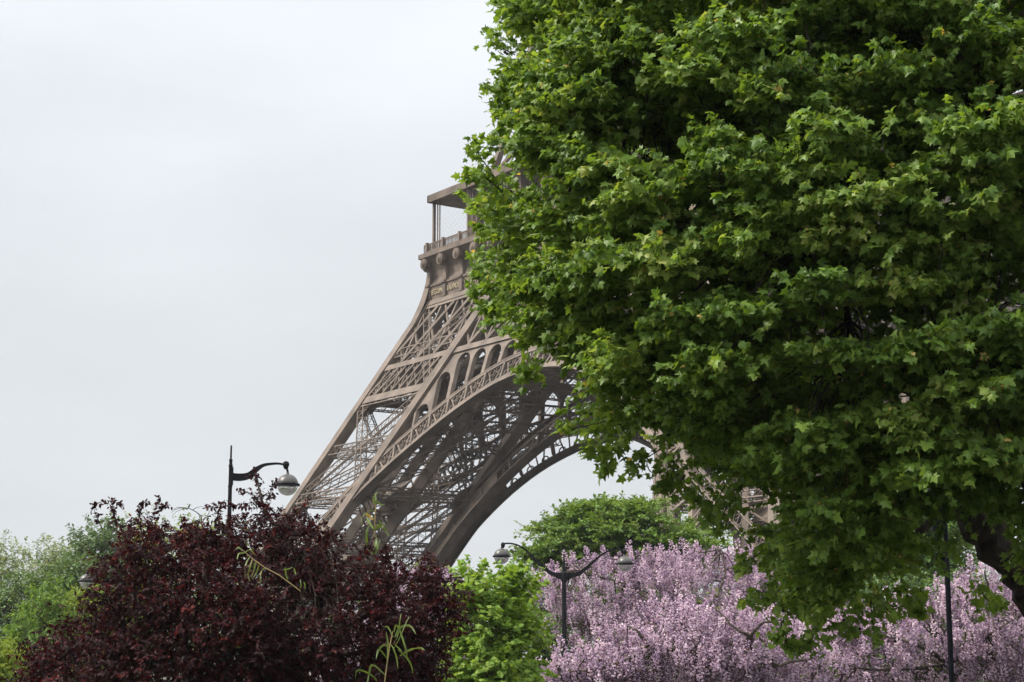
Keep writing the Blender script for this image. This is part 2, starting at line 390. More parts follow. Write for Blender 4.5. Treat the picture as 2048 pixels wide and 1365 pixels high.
    for j in range(-9, 9):
        u0, u1 = j*pit, (j+1)*pit; uc = (u0+u1)/2; e = ext(uc); ak = abs(kk(uc))
        tops = min(41.62, (43.461-1.0-abs(uc)-.95+ak*e)/(.514+ak))
        rad = pit/2-0.27; rise = min(rad*1.15, (tops-e)*.8)
        if tops-e < 0.75: continue
        spring = tops-rise; ztop = 42.0
        arc = [(uc+rad*math.cos(q), max(spring+rise*math.sin(q), ext(uc+rad*math.cos(q))+.02)) for q in np.linspace(math.pi, 0, 17)]
        hole = [(uc-rad, ext(uc-rad)-.05)]+arc+[(uc+rad, ext(uc+rad)-.05)]
        nh = len(hole); outer = []
        for i, (u, z) in enumerate(hole):
            if i == 0: outer.append((u0, z))
            elif i == nh-1: outer.append((u1, z))
            else:
                f = (i-1)/(nh-3)
                if f < 0.25: outer.append((u0, spring+(ztop-spring)*f/0.25))
                elif f > 0.75: outer.append((u1, spring+(ztop-spring)*(1-f)/0.25))
                else: outer.append((u0+(u1-u0)*(f-0.25)/0.5, ztop))
        hole = [sh(*q) for q in hole]; outer = [sh(*q) for q in outer]
        outer = [(u, min(z, (43.461+0.3-abs(u))/0.514)) for u, z in outer]
        for i in range(nh-1):
            q = [outer[i], outer[i+1], hole[i+1], hole[i]]
            ar = sum(q[x][0]*q[(x+1) % 4][1]-q[(x+1) % 4][0]*q[x][1] for x in range(4))
            if abs(ar) < 0.02: continue
            m.slab([F(u, z, 0.25) for u, z in q], -outv*0.22)
            e0, e1 = hole[i], hole[i+1]             # reveal of the opening
            tn = P(e1[0]-e0[0], 0, e1[1]-e0[1])-P(0, 0, 0); nn = np.cross(tn, outv); nn = nn/(np.linalg.norm(nn)+1e-9)
            m.slab([F(e0[0], e0[1], 0.26), F(e1[0], e1[1], 0.26), F(e1[0], e1[1], 0.85), F(e0[0], e0[1], 0.85)], nn*0.05)
    for s in (-1, 1):
        for w_, d_, o_ in ((1.5, 0.3, 0.0), (0.5, 0.45, -0.35), (0.35, 0.45, 0.55)):
            m.bar(F(s*(iz(14)-o_), 14, 0.0), F(s*(iz(50)-o_), 50, 0.0), w_, d_, outv)
    m.build('arcade', IRON, girder)
    # ---- frieze: cove with consoles, balls and the gilded names
    fo = 34.85
    prof = [(0.0, 51.36), (0.02, 53.2), (0.16, 53.25), (0.16, 53.5), (-0.12, 53.55), (-0.42, 54.4), (-0.38, 55.4), (0.05, 56.4), (0.85, 57.2)]
    m = MB(); vs = []; fs = []
    for d, z in prof:
        e = fo+d; vs += [P(-e, e, z), P(e, e, z)]
    for i in range(len(prof)-1): fs.append((2*i, 2*i+1, 2*i+3, 2*i+2))
    nb = len(vs)
    vs += [P(-fo+.8, fo-.8, 51.36), P(fo-.8, fo-.8, 51.36), P(-fo+.8, fo-.8, 57.2), P(fo-.8, fo-.8, 57.2)]
    fs += [(nb+1, nb, nb+2, nb+3), (nb, nb+1, 1, 0), (2*len(prof)-2, 2*len(prof)-1, nb+3, nb+2)]
    m.poly(vs, fs)
    frieze = m.build('frieze', IRON, tower)
    pitch = 2*34.45/17
    for j in range(18):
        u = -34.45+pitch*j; c = MB()
        pr = [(0, 51.4), (.42, 51.4), (.42, 53.15), (.62, 53.25), (.62, 53.5), (.30, 53.6), (.28, 55.3), (.45, 55.7), (.9, 57.15), (0, 57.15)]
        w_ = 0.36
        c.slab([P(u-w_, fo+(d-.1 if d else -.6), z) for d, z in pr], P(u+w_, fo, 51)-P(u-w_, fo, 51))
        ctr = P(u, fo+.75, 56.35)                   # the ball is a short drum with a boss
        for rad, d0, d1 in ((0.74, -.45, .32), (0.5, .32, .42), (0.24, .42, .55)):
            ring0 = [ctr+outv*d0+uv*rad*math.cos(q)+np.array((0, 0, rad*math.sin(q))) for q in np.linspace(0, 2*math.pi, 17)[:-1]]
            c.slab(ring0, outv*(d1-d0))
        c.build('console', IRON, frieze)
    if k in (0, 1):
        names = [['SEGUIN', 'LALANDE', 'TRESCA', 'PONCELET', 'BRESSE', 'LAGRANGE', 'BELANGER', 'CUVIER', 'LAPLACE', 'DULONG', 'CHASLES', 'LAVOISIER', 'AMPERE', 'CHEVREUL', 'FLACHAT', 'NAVIER', 'LEGENDRE'],
                 ['PETIT', 'DAGUERRE', 'WURTZ', 'LE VERRIER', 'PERDONNET', 'DELAMBRE', 'MALUS', 'BREGUET', 'POLONCEAU', 'DUMAS', 'CLAPEYRON', 'BORDA', 'FOURIER', 'BICHAT', 'SAUVAGE', 'PELOUZE', 'CARNOT']][k]
        for j, nm in enumerate(names):
            cu = bpy.data.curves.new('t', 'FONT'); cu.body = nm; cu.align_x = 'CENTER'; cu.align_y = 'CENTER'; cu.size = 1.0; cu.extrude = 0.05
            to = bpy.data.objects.new('t', cu); COL.objects.link(to)
            dg = bpy.context.evaluated_depsgraph_get(); me = bpy.data.meshes.new_from_object(to.evaluated_get(dg)); bpy.data.objects.remove(to)
            nv = len(me.vertices); co = np.zeros(nv*3, np.float32); me.vertices.foreach_get('co', co); co = co.reshape(-1, 3)
            wd_ = co[:, 0].max()-co[:, 0].min(); co[:, 0] *= min(1.0, 2.9/wd_)
            u = -34.45+pitch*(j+0.5)
            q = np.array([P(u+x, fo+.09+z, 52.35+y) for x, y, z in co], np.float32); me.vertices.foreach_set('co', q.ravel()); me.update()
            me.materials.clear(); link('name_lettering', me, GOLD, frieze)
# first-floor deck, its underside, gallery, balustrade and canopy
m = MB(); g0 = 35.85
for k in range(4):
    P, outv, uv = side(k)
    m.slab([P(-g0, g0, 57.22), P(g0, g0, 57.22), P(12.5, 12.5, 57.22), P(-12.5, 12.5, 57.22)], (0, 0, 0.62))
deck = m.build('gallery_deck', IRON, tower)
m = MB()
for j in range(-8, 9):
    c = j*4.07
    for z0, h in ((50.6, 0.45), (56.6, 0.6)):
        m.bar((c, -34.2, z0), (c, 34.2, z0), 0.7, h); m.bar((-34.2, c, z0+.02), (34.2, c, z0+.02), 0.7, h)
    if abs(j) > 3 or j % 2:  # solid webs added between the beams to shade the underside
        m.bar((c, -34.2, 53.6), (c, 34.2, 53.6), 0.12, 5.2); m.bar((-34.2, c, 53.62), (34.2, c, 53.62), 0.12, 5.16)
    for i in range(17):
        y0 = -34.2+i*4.02
        m.bar((c, y0, 50.8), (c, y0+4.02, 56.4), 0.3); m.bar((c, y0, 56.4), (c, y0+4.02, 50.8), 0.3)
        m.bar((y0, c, 50.8), (y0+4.02, c, 56.4), 0.3); m.bar((y0, c, 56.4), (y0+4.02, c, 50.8), 0.3)
m.build('floor_beams', IRON2, deck)
for k in range(4):
    P, outv, uv = side(k)
    m = MB(); e = 35.25; pitch = 2*34.45/17
    m.bar(P(-e, e, 59.1), P(e, e, 59.1), .16, .14); m.bar(P(-e, e, 58.15), P(e, e, 58.15), .12, .12); m.bar(P(-e, e, 58.85), P(e, e, 58.85), .08, .08)
    nb = int(2*e/0.34)
    for j in range(nb+1):
        u = -e+2*e*j/nb; m.bar(P(u, e, 57.86), P(u, e, 59.05), .09, .09, outv)
    for j in range(18):
        u = -34.45+pitch*j; m.bar(P(u, e+.02, 57.86), P(u, e+.02, 59.35), .42, .42, outv)
    m.build('balustrade', IRON, deck)
m = MB()
for k in range(4):
    P, outv, uv = side(k)
    m.slab([P(-34.9, 34.9, 65.15), P(34.9, 34.9, 65.15), P(24.2, 24.2, 65.15), P(-24.2, 24.2, 65.15)], (0, 0, 0.25))
    m.slab([P(-35.0, 35.0, 65.1), P(35.0, 35.0, 65.1), P(35.0, 35.0, 66.1), P(-35.0, 35.0, 66.1)], -outv*.3)
    m.slab([P(-34.6, 34.6, 65.9), P(34.6, 34.6, 65.9), P(24.2, 24.2, 66.4), P(-24.2, 24.2, 66.4)], (0, 0, 0.1))
canopy = m.build('canopy', IRON, deck)
for k in range(4):
    P, outv, uv = side(k)
    for j in range(9):
        u = -34.3+8.575*j
        if j == 8: continue
        m = MB(); m.bar(P(u, 34.3, 57.85), P(u, 34.3, 65.13), .34, .34, outv); m.build('post', IRON, deck)
    for j in range(17):
        u = -34.3+4.07*j
        for dd in (.9, 1.45) if j % 2 == 0 else (0.9,):
            if k > 1 or j % 2: continue
            m = MB(); m.bar(P(u+dd, 34.3, 57.85), P(u+dd, 34.3, 65.13), .13, .13, outv); m.build('mullion', IRON, deck)
    for j in range(6):
        u = -25.2+10.08*j; m = MB(); m.bar(P(u, 33.2, 57.85), P(u, 33.2, 65.13), 1.5, 1.1, outv); m.build('column', IRON, deck)
    nm_ = MB()                                       # safety net: two families of thin wires
    for j in range(-8, 90):
        u = -34.2+j*0.77
        a0, b0 = max(u, -34.2), min(u+7.2, 34.2)
        if a0 < b0:
            nm_.bar(P(a0, 34.2, 57.9+(a0-u)), P(b0, 34.2, 57.9+(b0-u)), .005); nm_.bar(P(a0, 34.18, 65.1-(a0-u)), P(b0, 34.18, 65.1-(b0-u)), .005)
    nm_.build('safety_net', IRON, deck)
# corner plates that curve from the pier's edge up to the frieze
for sx_, sy_ in ((-1, -1), (1, -1), (1, 1), (-1, 1)):
    m = MB(); P0, P1, P2 = np.array((oz(45.0)+.60, 45.0)), np.array((oz(51.3)+.55, 51.3)), np.array((34.88, 56.2))
    tt = np.linspace(0, 1, 17); bz = [(1-q)**2*P0+2*q*(1-q)*P1+q*q*P2 for q in tt]
    for ax in (0, 1):
        outer, inner_ = [], []
        for q, (e, z) in zip(tt, bz):
            w_ = 0.25+1.15*math.sin(math.pi*min(1, q*1.05))**.8
            base = max(oz(z)+.62, 34.86) if z < 51.4 else 34.86
            pt = lambda a_, o_: np.array((sx_*a_, sy_*o_, z)) if ax == 0 else np.array((sx_*o_, sy_*a_, z))
            d_ = base+.05 if ax == 0 else base+.06
            outer.append(pt(e, e)); inner_.append(pt(e-w_, max(d_, e-.02)))
        for r_ in range(len(bz)-1):
            m.slab([outer[r_], inner_[r_], inner_[r_+1], outer[r_+1]], np.array((0, sy_*.06, 0)) if ax == 0 else np.array((sx_*.06, 0, 0)))
    m.build('corner_plate', IRON, tower)
# first-floor pavilions, upper piers, second platform and spire
m = MB()
for k in range(4):
    P, outv, uv = side(k)
    for z0 in (58.2, 62.5, 64.6): m.bar(P(-16, 27, z0), P(16, 27, z0), .5, .5)
    for j in range(9): m.bar(P(-16+4*j, 27, 57.9), P(-16+4*j, 27, 64.9), .4, .4)
m.build('pavilion_frame', IRON2, deck)
def upper(z):                       # outer edge and pier width above the first floor
    zs = [57.6, 80, 115.7, 150, 200, 276]; return np.interp(z, zs, [31.3, 25.8, 19.5, 13.0, 7.6, 5.0]), np.interp(z, zs, [14.5, 12.6, 10.4, 13.0, 7.6, 5.0])
for sx_, sy_ in ((-1, -1), (1, -1), (1, 1), (-1, 1)):
    m = MB(); lv = [57.9, 68, 78, 88, 97, 106, 115.7, 124, 133, 142, 151, 162, 174, 187, 201, 216, 232, 248, 262, 276]
    def cz(a, b, z):
        o_, w_ = upper(z); return np.array((sx_*(o_ if a else o_-w_), sy_*(o_ if b else o_-w_), z))
    for z0, z1 in zip(lv, lv[1:]):
        for a_ in (0, 1):
            for b_ in (0, 1): m.bar(cz(a_, b_, z0), cz(a_, b_, z1), .8, .8, (1, 0, 0))
        for A, B in (((0, 1), (1, 1)), ((1, 0), (1, 1)), ((0, 0), (1, 0)), ((0, 0), (0, 1))):
            m.bar(cz(*A, z0), cz(*B, z1), .5, .4); m.bar(cz(*B, z0), cz(*A, z1), .5, .4); m.bar(cz(*A, z1), cz(*B, z1), .6, .7)
    m.build('upper_pier', IRON, tower)
m = MB()
m.box((0, 0, 116.5), 41, 41, 2.2); m.box((0, 0, 119.5), 36, 36, 3.0); m.build('second_platform', IRON, tower)
m = MB(); m.box((0, 0, 277), 16, 16, 2.4); m.box((0, 0, 282.8), 9, 9, 9); m.bar((0, 0, 287.2), (0, 0, 326), 1.4, 1.4, (1, 0, 0))
m.build('summit_platform', IRON, tower)
# ---------------------------------------------------------------- foliage tools
def nrmz(a): return a/(np.linalg.norm(a, axis=-1, keepdims=True)+1e-9)
def leaf_template(kind):
    if kind == 'plane':                              # five pointed lobes
        h = [(.18, -.06), (.54, .0), (.37, .22), (.68, .50), (.29, .56), (.18, .84)]
        o = [(0, 0)]+h+[(0, 1.08)]+[(-x, y) for x, y in h[::-1]]
        v = [(0, .36)]+o; n = len(o); f = [(0, 1+i, 1+(i+1) % n) for i in range(n)]
        z = [-.30*abs(x)-.16*max(0, y-.36)**2*2+(0.03 if i == 0 else 0) for i, (x, y) in enumerate(v)]
    elif kind == 'oval':
        v = [(0, .5), (0, 0), (.21, .22), (.25, .55), (0, 1), (-.25, .55), (-.21, .22)]; f = [(0, 1, 2), (0, 2, 3), (0, 3, 4), (0, 4, 5), (0, 5, 6), (0, 6, 1)]
        z = [-.09, 0, .03, .02, -.16, .02, .03]
    elif kind == 'maple':                            # small blunt-lobed leaf
        h = [(.24, -.04), (.46, .14), (.30, .34), (.42, .62), (.18, .66)]
        o = [(0, 0)]+h+[(0, 1.0)]+[(-x, y) for x, y in h[::-1]]
        v = [(0, .36)]+o; n = len(o); f = [(0, 1+i, 1+(i+1) % n) for i in range(n)]; z = [-.2*abs(x) for x, y in v]
    else:                                            # small leaf for far crowns
        v = [(0, 0), (.33, .5), (0, 1), (-.33, .5)]; f = [(0, 1, 2), (0, 2, 3)]; z = [0, .1, -.05, .1]
    return np.array([(x, y, c) for (x, y), c in zip(v, z)], float), np.array(f)
def leaves_mesh(name, kind, pos, fwd, nrm, size, v, org, tpl=None, curl=None):
    T, Fc = tpl or leaf_template(kind)
    fwd = nrmz(fwd); nrm = nrmz(nrm-fwd*np.sum(nrm*fwd, 1, keepdims=True)); x = np.cross(fwd, nrm)
    V = pos[:, None]+size[:, None, None]*(T[None, :, 0:1]*x[:, None]+T[None, :, 1:2]*fwd[:, None]+T[None, :, 2:3]*nrm[:, None]*(1.0 if curl is None else curl[:, None, None]))
    n, k = len(pos), len(T)
    q = (Fc[None]+k*np.arange(n)[:, None, None]).reshape(-1)
    return mesh(name, V.reshape(-1, 3)-np.asarray(org), q, np.full(n*len(Fc), Fc.shape[1]), False, np.repeat(v, k))
def inpoly(px, py, poly):
    poly = np.asarray(poly, float); r = np.zeros(len(px), bool); j = len(poly)-1
    for i in range(len(poly)):
        (xi, yi), (xj, yj) = poly[i], poly[j]
        c = ((yi > py) != (yj > py)) & (px < (xj-xi)*(py-yi)/(yj-yi+1e-12)+xi); r ^= c; j = i
    return r
def edgedist(px, py, poly):
    poly = np.asarray(poly, float); d = np.full(len(px), 1e9)
    for a, b in zip(poly, np.roll(poly, -1, 0)):
        ab = b-a; t = np.clip(((px-a[0])*ab[0]+(py-a[1])*ab[1])/(ab @ ab+1e-9), 0, 1)
        d = np.minimum(d, np.hypot(px-a[0]-t*ab[0], py-a[1]-t*ab[1]))
    return d
def atv(px, py, dist):
    d = FWD+((px-1024)/FPX)[:, None]*RGT-((py-682.5)/FPX)[:, None]*UPV
    return CAM+d*(dist/(d @ HF))[:, None]
def fill(poly, D, T, n, erode, rng, front=0.6, layer=0.25, zmin=0.25):
    """n places inside a crown: its outline is given as seen from the street, its middle stands D away and it is T deep either side"""
    poly = np.asarray(poly, float); lo, hi = poly.min(0), poly.max(0); R_ = min(hi-lo)/2
    P, U = [], []
    while sum(map(len, P)) < n:
        px, py = rng.uniform(lo[0], hi[0], n), rng.uniform(lo[1], hi[1], n)
        ed = edgedist(px, py, poly); ok = inpoly(px, py, poly) & (ed > erode); px, py, ed = px[ok], py[ok], ed[ok]
        h = np.sqrt(np.clip(ed/(0.75*R_), 0.03, 1)); h = h*0.97+0.03
        s = np.where(rng.random(len(px)) < front, -1+rng.random(len(px))*layer, rng.uniform(-1, 1, len(px)))
        p = atv(px, py, D+T*h*s); p = p[p[:, 2] > zmin]; P.append(p)
    return np.concatenate(P)[:n]
def shoots(C, axis, rng, nsh, L, nlf, r, outw=0.8, up=0.35, rnd=0.7, droop=0.45, flat=1.0, wind=0.0, upn=0.8, outn=0.35, jit=0.42):
    """leafy shoots round each place C: returns leaf positions, tip directions, blade normals, and the twigs"""
    n = len(C)*nsh; c = np.repeat(C, nsh, 0)
    o = c-axis; o[:, 2] *= 0.8; o = nrmz(o)
    d = nrmz(outw*o+np.array((0, 0, up))+rnd*rng.normal(size=(n, 3))*np.array((1, 1, flat))+wind*(-RGT))
    st = c+rng.normal(size=(n, 3))*r*0.5*np.array((1, 1, flat)); Ls = L*rng.uniform(0.6, 1.2, n)
    t = (np.arange(nlf)+0.5)/nlf; t = np.tile(0.15+0.85*t, (n, 1))+rng.uniform(-.05, .05, (n, nlf))
    p = st[:, None]+d[:, None]*(Ls[:, None]*t)[:, :, None]; p[:, :, 2] -= 0.12*L*t**2
    sd_ = nrmz(np.cross(d, np.array((0, 0, 1.0))+0.5*rng.normal(size=(n, 3)))); sg = np.where(np.arange(nlf) % 2 == 0, 1, -1)
    f = 0.55*d[:, None]+0.75*sd_[:, None]*sg[None, :, None]+np.array((0, 0, -droop))+0.35*rng.normal(size=(n, nlf, 3))+wind*(-RGT)
    nr = np.array((0, 0, upn))+outn*o[:, None]+jit*rng.normal(size=(n, nlf, 3))
    return p.reshape(-1, 3), f.reshape(-1, 3), nr.reshape(-1, 3), st, st+d*Ls[:, None]-np.array((0, 0, 0.12*L))
def curve_pts(tab, n):
    tab = np.asarray(tab, float); out_ = []
    for s in np.linspace(0, len(tab)-1, n):
        i = min(int(s), len(tab)-2); f = s-i; p = [tab[min(max(i+j, 0), len(tab)-1)] for j in (-1, 0, 1, 2)]
        out_.append(.5*(2*p[1]+(p[2]-p[0])*f+(2*p[0]-5*p[1]+4*p[2]-p[3])*f*f+(3*p[1]-p[0]-3*p[2]+p[3])*f**3))
    return np.array(out_)
def limb(mb, pts, r0, r1, rng, n=7, wob=0.04):
    """a limb through pts, tapering and a little crooked; returns sample points"""
    pts = np.asarray(pts, float); k = 5; out_ = []
    for i in range(len(pts)-1):
        for j in range(k):
            f = j/k; a = [pts[min(max(i+q, 0), len(pts)-1)] for q in (-1, 0, 1, 2)]
            out_.append(0.5*(2*a[1]+(a[2]-a[0])*f+(2*a[0]-5*a[1]+4*a[2]-a[3])*f*f+(3*a[1]-a[0]-3*a[2]+a[3])*f**3))
    out_.append(pts[-1]); out_ = np.array(out_); out_[1:-1] += rng.normal(size=(len(out_)-2, 3))*wob*r0*3
    rad = [r0+(r1-r0)*(i/(len(out_)-1))**0.8 for i in range(len(out_))]
    mb.tube(out_, [q*(1+0.10*rng.normal()) for q in rad], n); return out_, np.array(rad)
def twigs(mb, S, E, rad, rng, keep=1.0):
    for a, b in zip(S, E):
        if rng.random() < keep: mb.bar(a, b, rad)
def connect(mb, C, samples, rng, r0=0.02, r1=0.006, n=4):
    """thin branches from the nearest limb to each place"""
    for c in C:
        q = samples+np.array((0, 0, 0.0)); i = np.argmin(np.linalg.norm((q-c)*np.array((1, 1, 0.8)), axis=1)); a = q[i]
        ln = np.linalg.norm(c-a)
        m1 = a+(c-a)*0.35+rng.normal(size=3)*ln*.07+np.array((0, 0, .05*ln)); m2 = a+(c-a)*0.7+rng.normal(size=3)*ln*.07+np.array((0, 0, .04*ln))
        mb.tube([a, m1, m2, c], [r0*1.2, r0, (r0+r1)/2, r1], n, False)
def reorg(o, org):
    o.data.transform(Matrix.Translation(-Vector(org))); return o
def tree(name, label, group, poly, D, T, mat, bark, seed, n=200, kind='far', leaf=0.2, nsh=8, nlf=7, L=0.7, r=0.5, erode=6, front=0.6, layer=0.3,
         trunk_px=None, trunk_r=0.2, axis_dz=-0.25, nlimb=6, var=0.35, keep=0.3, **kw):
    rng = np.random.default_rng(seed); poly = np.asarray(poly, float); mid = poly.mean(0)
    C = fill(poly, D, T, n, erode, rng, front, layer); cc = C.mean(0); ax = cc.copy(); hz = C[:, 2].max()-C[:, 2].min(); ax[2] += axis_dz*hz
    base = at(trunk_px if trunk_px is not None else mid[0], 1351, D); org = (base[0], base[1], 0.0)
    root = empty(name, org, label, 'tree', group)
    p, f, nr, S, E = shoots(C, ax, rng, nsh, L, nlf, r, **kw)
    v = np.clip(rng.normal(0.5, var/2, len(p))+np.repeat(rng.normal(0, var/3, len(C)), nsh*nlf), 0, 0.93); v[rng.random(len(p)) < 0.012] = 0.99
    sz = leaf*rng.uniform(0.65, 1.2, len(p)); ok = p[:, 2] > 0.05
    cr_ = link('crown', leaves_mesh('crown', kind, p[ok], f[ok], nr[ok], sz[ok], v[ok], org), mat, root)
    mb = MB(); top = np.array((cc[0], cc[1], cc[2]+0.28*hz)); smp = []
    q, rd = limb(mb, [np.array((base[0], base[1], -0.15)), np.array((base[0], base[1], cc[2]*0.3)), (np.array((base[0], base[1], 0))+top)/2, top], trunk_r, trunk_r*0.2, rng, 8); smp.append(q[6:])
    pick = C[np.argsort(rng.random(len(C)))[:nlimb]]
    for e in pick:
        a = q[rng.integers(5, len(q)-2)]; m1 = a+(e-a)*.5+np.array((0, 0, .12*np.linalg.norm(e-a)))
        s_, _ = limb(mb, [a, m1, e], trunk_r*0.42, trunk_r*0.1, rng, 6); smp.append(s_[3:])
    connect(mb, C, np.concatenate(smp), rng, trunk_r*0.13, trunk_r*0.05)
    twigs(mb, S, E, trunk_r*0.05, rng, keep)
    reorg(mb.build('trunk', bark, root), org)
    return root, C, rng
# ---------------------------------------------------------------- the big plane tree overhanging from the right
PLANE = leafmat('plane_leaf', [(0, (.074, .144, .024)), (.35, (.138, .238, .038)), (.65, (.218, .330, .062)), (.88, (.34, .425, .11)), (.95, (.38, .41, .12)), (1, (.62, .43, .14))], 0.47, 0.42, 0.30)
def plane_tree():
    rng = np.random.default_rng(11); TW = []
    poly = np.array([(1040, -140), (1035, 20), (1030, 90), (1030, 190), (1046, 255), (1005, 310), (985, 360), (995, 420), (1003, 500), (1002, 575), (1030, 640), (1062, 690), (1098, 738), (1165, 762), (1222, 812),
                     (1190, 862), (1225, 892), (1262, 894), (1310, 906), (1380, 916), (1450, 930), (1510, 980), (1538, 1070), (1545, 1140), (1565, 1195), (1605, 1238), (1655, 1240), (1710, 1195), (1800, 1165), (1850, 1110),
                     (1890, 1070), (1950, 1045), (2010, 1100), (2050, 1170), (2160, 1150), (2420, 900), (2560, 400), (2500, -140), (2300, -420), (1900, -560), (1400, -480), (1120, -300)], float)
    D = 21.0; base = at(2150, 1351, D+0.3); org = (base[0], base[1], 0.0)
    root = empty('plane_tree', org, 'large plane tree in full leaf overhanging the view, dark limb curving in low down', 'tree')
    def front(px, py):
        e = np.clip(1-((px-1960)/1080)**2-((py-330)/1050)**2, 0, 1); return D-4.6*np.sqrt(e)
    # boughs: a dense outer layer towards the street, and the crown's inside
    def sample(n, lo, hi, er, box=None):
        P = []
        while sum(map(len, P)) < n:
            x0, x1, y0, y1 = box or (940, 2560, -560, 1300)
            px, py = rng.uniform(x0, x1, n), rng.uniform(y0, y1, n); ed = edgedist(px, py, poly)
            far = (px > 2120) | (py < -80)
            ok = inpoly(px, py, poly) & (ed > er) & (rng.random(n) < np.where(far, 0.45, 1)); px, py = px[ok], py[ok]
            f = front(px, py); b = np.minimum(2*D-f, D+3.2); s = rng.uniform(lo, hi, len(px))
            P.append(atv(px, py, f+(b-f)*s))
        return np.concatenate(P)[:n]
    A = sample(540, 0.0, 0.28, 52); B = sample(220, 0.22, 0.95, 70); E_ = sample(130, 0.3, 0.7, 36, (940, 1700, 0, 1290))
    C = np.concatenate([A, B, E_]); ax = at(2000, 700, D+0.5); parts = []; bi = []
    for Q, nsh, nlf, Ls, r_, fl, jit in ((A, 34, 10, 0.36, 0.34, .34, .62), (B, 18, 10, 0.40, 0.36, .6, .75), (E_, 26, 10, 0.38, 0.32, .5, .7)):
        parts.append(shoots(Q, ax, rng, nsh, Ls, nlf, r_, outw=0.70, up=0.20, rnd=0.60, droop=0.70, wind=0.22, upn=0.62, outn=0.30, jit=jit, flat=fl)); bi.append(np.repeat(rng.normal(0, 0.12, len(Q)), nsh*nlf))
    spr = []                                             # long sprays that stand out of the outline
    for path in [((1010, 400), (985, 350), (958, 310), (950, 285)), ((1000, 380), (965, 352), (935, 352)), ((1010, 430), (970, 415), (945, 405)), ((1030, 110), (995, 90), (978, 66)), ((1040, 180), (1000, 190), (972, 172)), ((1040, 185), (1012, 205), (992, 222)), ((1040, 40), (1012, 20), (998, 0)), ((1000, 560), (965, 580), (944, 582)), ((1020, 610), (985, 622), (968, 612)), ((1000, 500), (968, 520), (952, 545)), ((1090, 720), (1060, 745), (1038, 742)),
                 ((1220, 840), (1160, 855), (1118, 850)), ((1240, 880), (1205, 905), (1178, 900)), ((1240, 880), (1215, 915), (1205, 940)), ((1350, 930), (1340, 960), (1325, 975)), ((1360, 940), (1375, 985), (1390, 1000)), ((1450, 970), (1430, 1010), (1415, 1035)), ((1480, 990), (1450, 1020), (1440, 1060)), ((1540, 1090), (1500, 1120), (1478, 1125)), ((1560, 1180), (1520, 1200), (1505, 1190)), ((1570, 1230), (1560, 1270), (1580, 1290)),
                 ((1640, 1240), (1620, 1285), (1590, 1295)), ((1650, 1240), (1680, 1250), (1700, 1258)), ((1740, 1190), (1745, 1240), (1755, 1275)), ((1800, 1150), (1820, 1200), (1845, 1222)), ((1960, 1180), (1975, 1200), (2000, 1205)), ((1700, 1180), (1790, 1215), (1840, 1190)), ((1320, 900), (1280, 925), (1262, 945))]:
        q = np.array([at(x, y, D-rng.uniform(0.3, 1.6)) for x, y in path]); c_ = curve_pts(q, 8)
        for u in range(8):
            w_ = .02+.10*(1-u/8); m_ = 13
            spr.append((c_[u]+rng.normal(size=(m_, 3))*w_, np.tile(c_[min(u+1, 7)]-c_[max(u-1, 0)], (m_, 1))*4+rng.normal(size=(m_, 3))*.7+np.array((0, 0, -.5)), rng.normal(size=(m_, 3))*.7+np.array((0, 0, .7))))
        TW.append(c_)
    p = np.concatenate([x[0] for x in parts]+[x[0] for x in spr]); f = np.concatenate([x[1] for x in parts]+[x[1] for x in spr]); nr = np.concatenate([x[2] for x in parts]+[x[2] for x in spr])
    S = np.concatenate([x[3] for x in parts]); E = np.concatenate([x[4] for x in parts]); bi = np.concatenate(bi+[np.zeros(len(p)-sum(map(len, bi)))])
    n = len(p); v = np.clip(rng.normal(0.42, 0.17, n)+bi, 0, 0.93); v[rng.random(n) < 0.011] = 0.99
    sz = 0.074*np.clip(rng.normal(1, 0.28, n), 0.35, 1.65); sz[v > .95] *= 0.62
    link('crown', leaves_mesh('crown', 'plane', p, f, nr, sz, v, org, curl=np.clip(rng.normal(1.1, .9, n), -.8, 3.2)), PLANE, root)
    # trunk (just outside the picture on the right) and limbs
    mb = MB(); smp = []
    a_ = lambda x, y, d: at(x, y, d)
    q, _ = limb(mb, [np.array((base[0], base[1], -0.2)), a_(2165, 1340, D+.2), a_(2098, 1235, D), a_(2042, 1150, D), a_(1985, 1080, D), a_(1910, 965, D+.1)], 0.30, 0.22, rng, 12, 0.02); smp.append(q[20:])
    tr = mb.build('trunk', BARKD, root); reorg(tr, org)
    q1, _ = limb(mb := MB(), [np.array((base[0], base[1], 0.6)), a_(2190, 1200, D+.4), a_(2180, 900, D+.6), a_(2120, 500, D+.5), a_(2060, 100, D+.3), a_(2000, -250, D)], 0.28, 0.08, rng, 10, 0.02); smp.append(q1[8:])
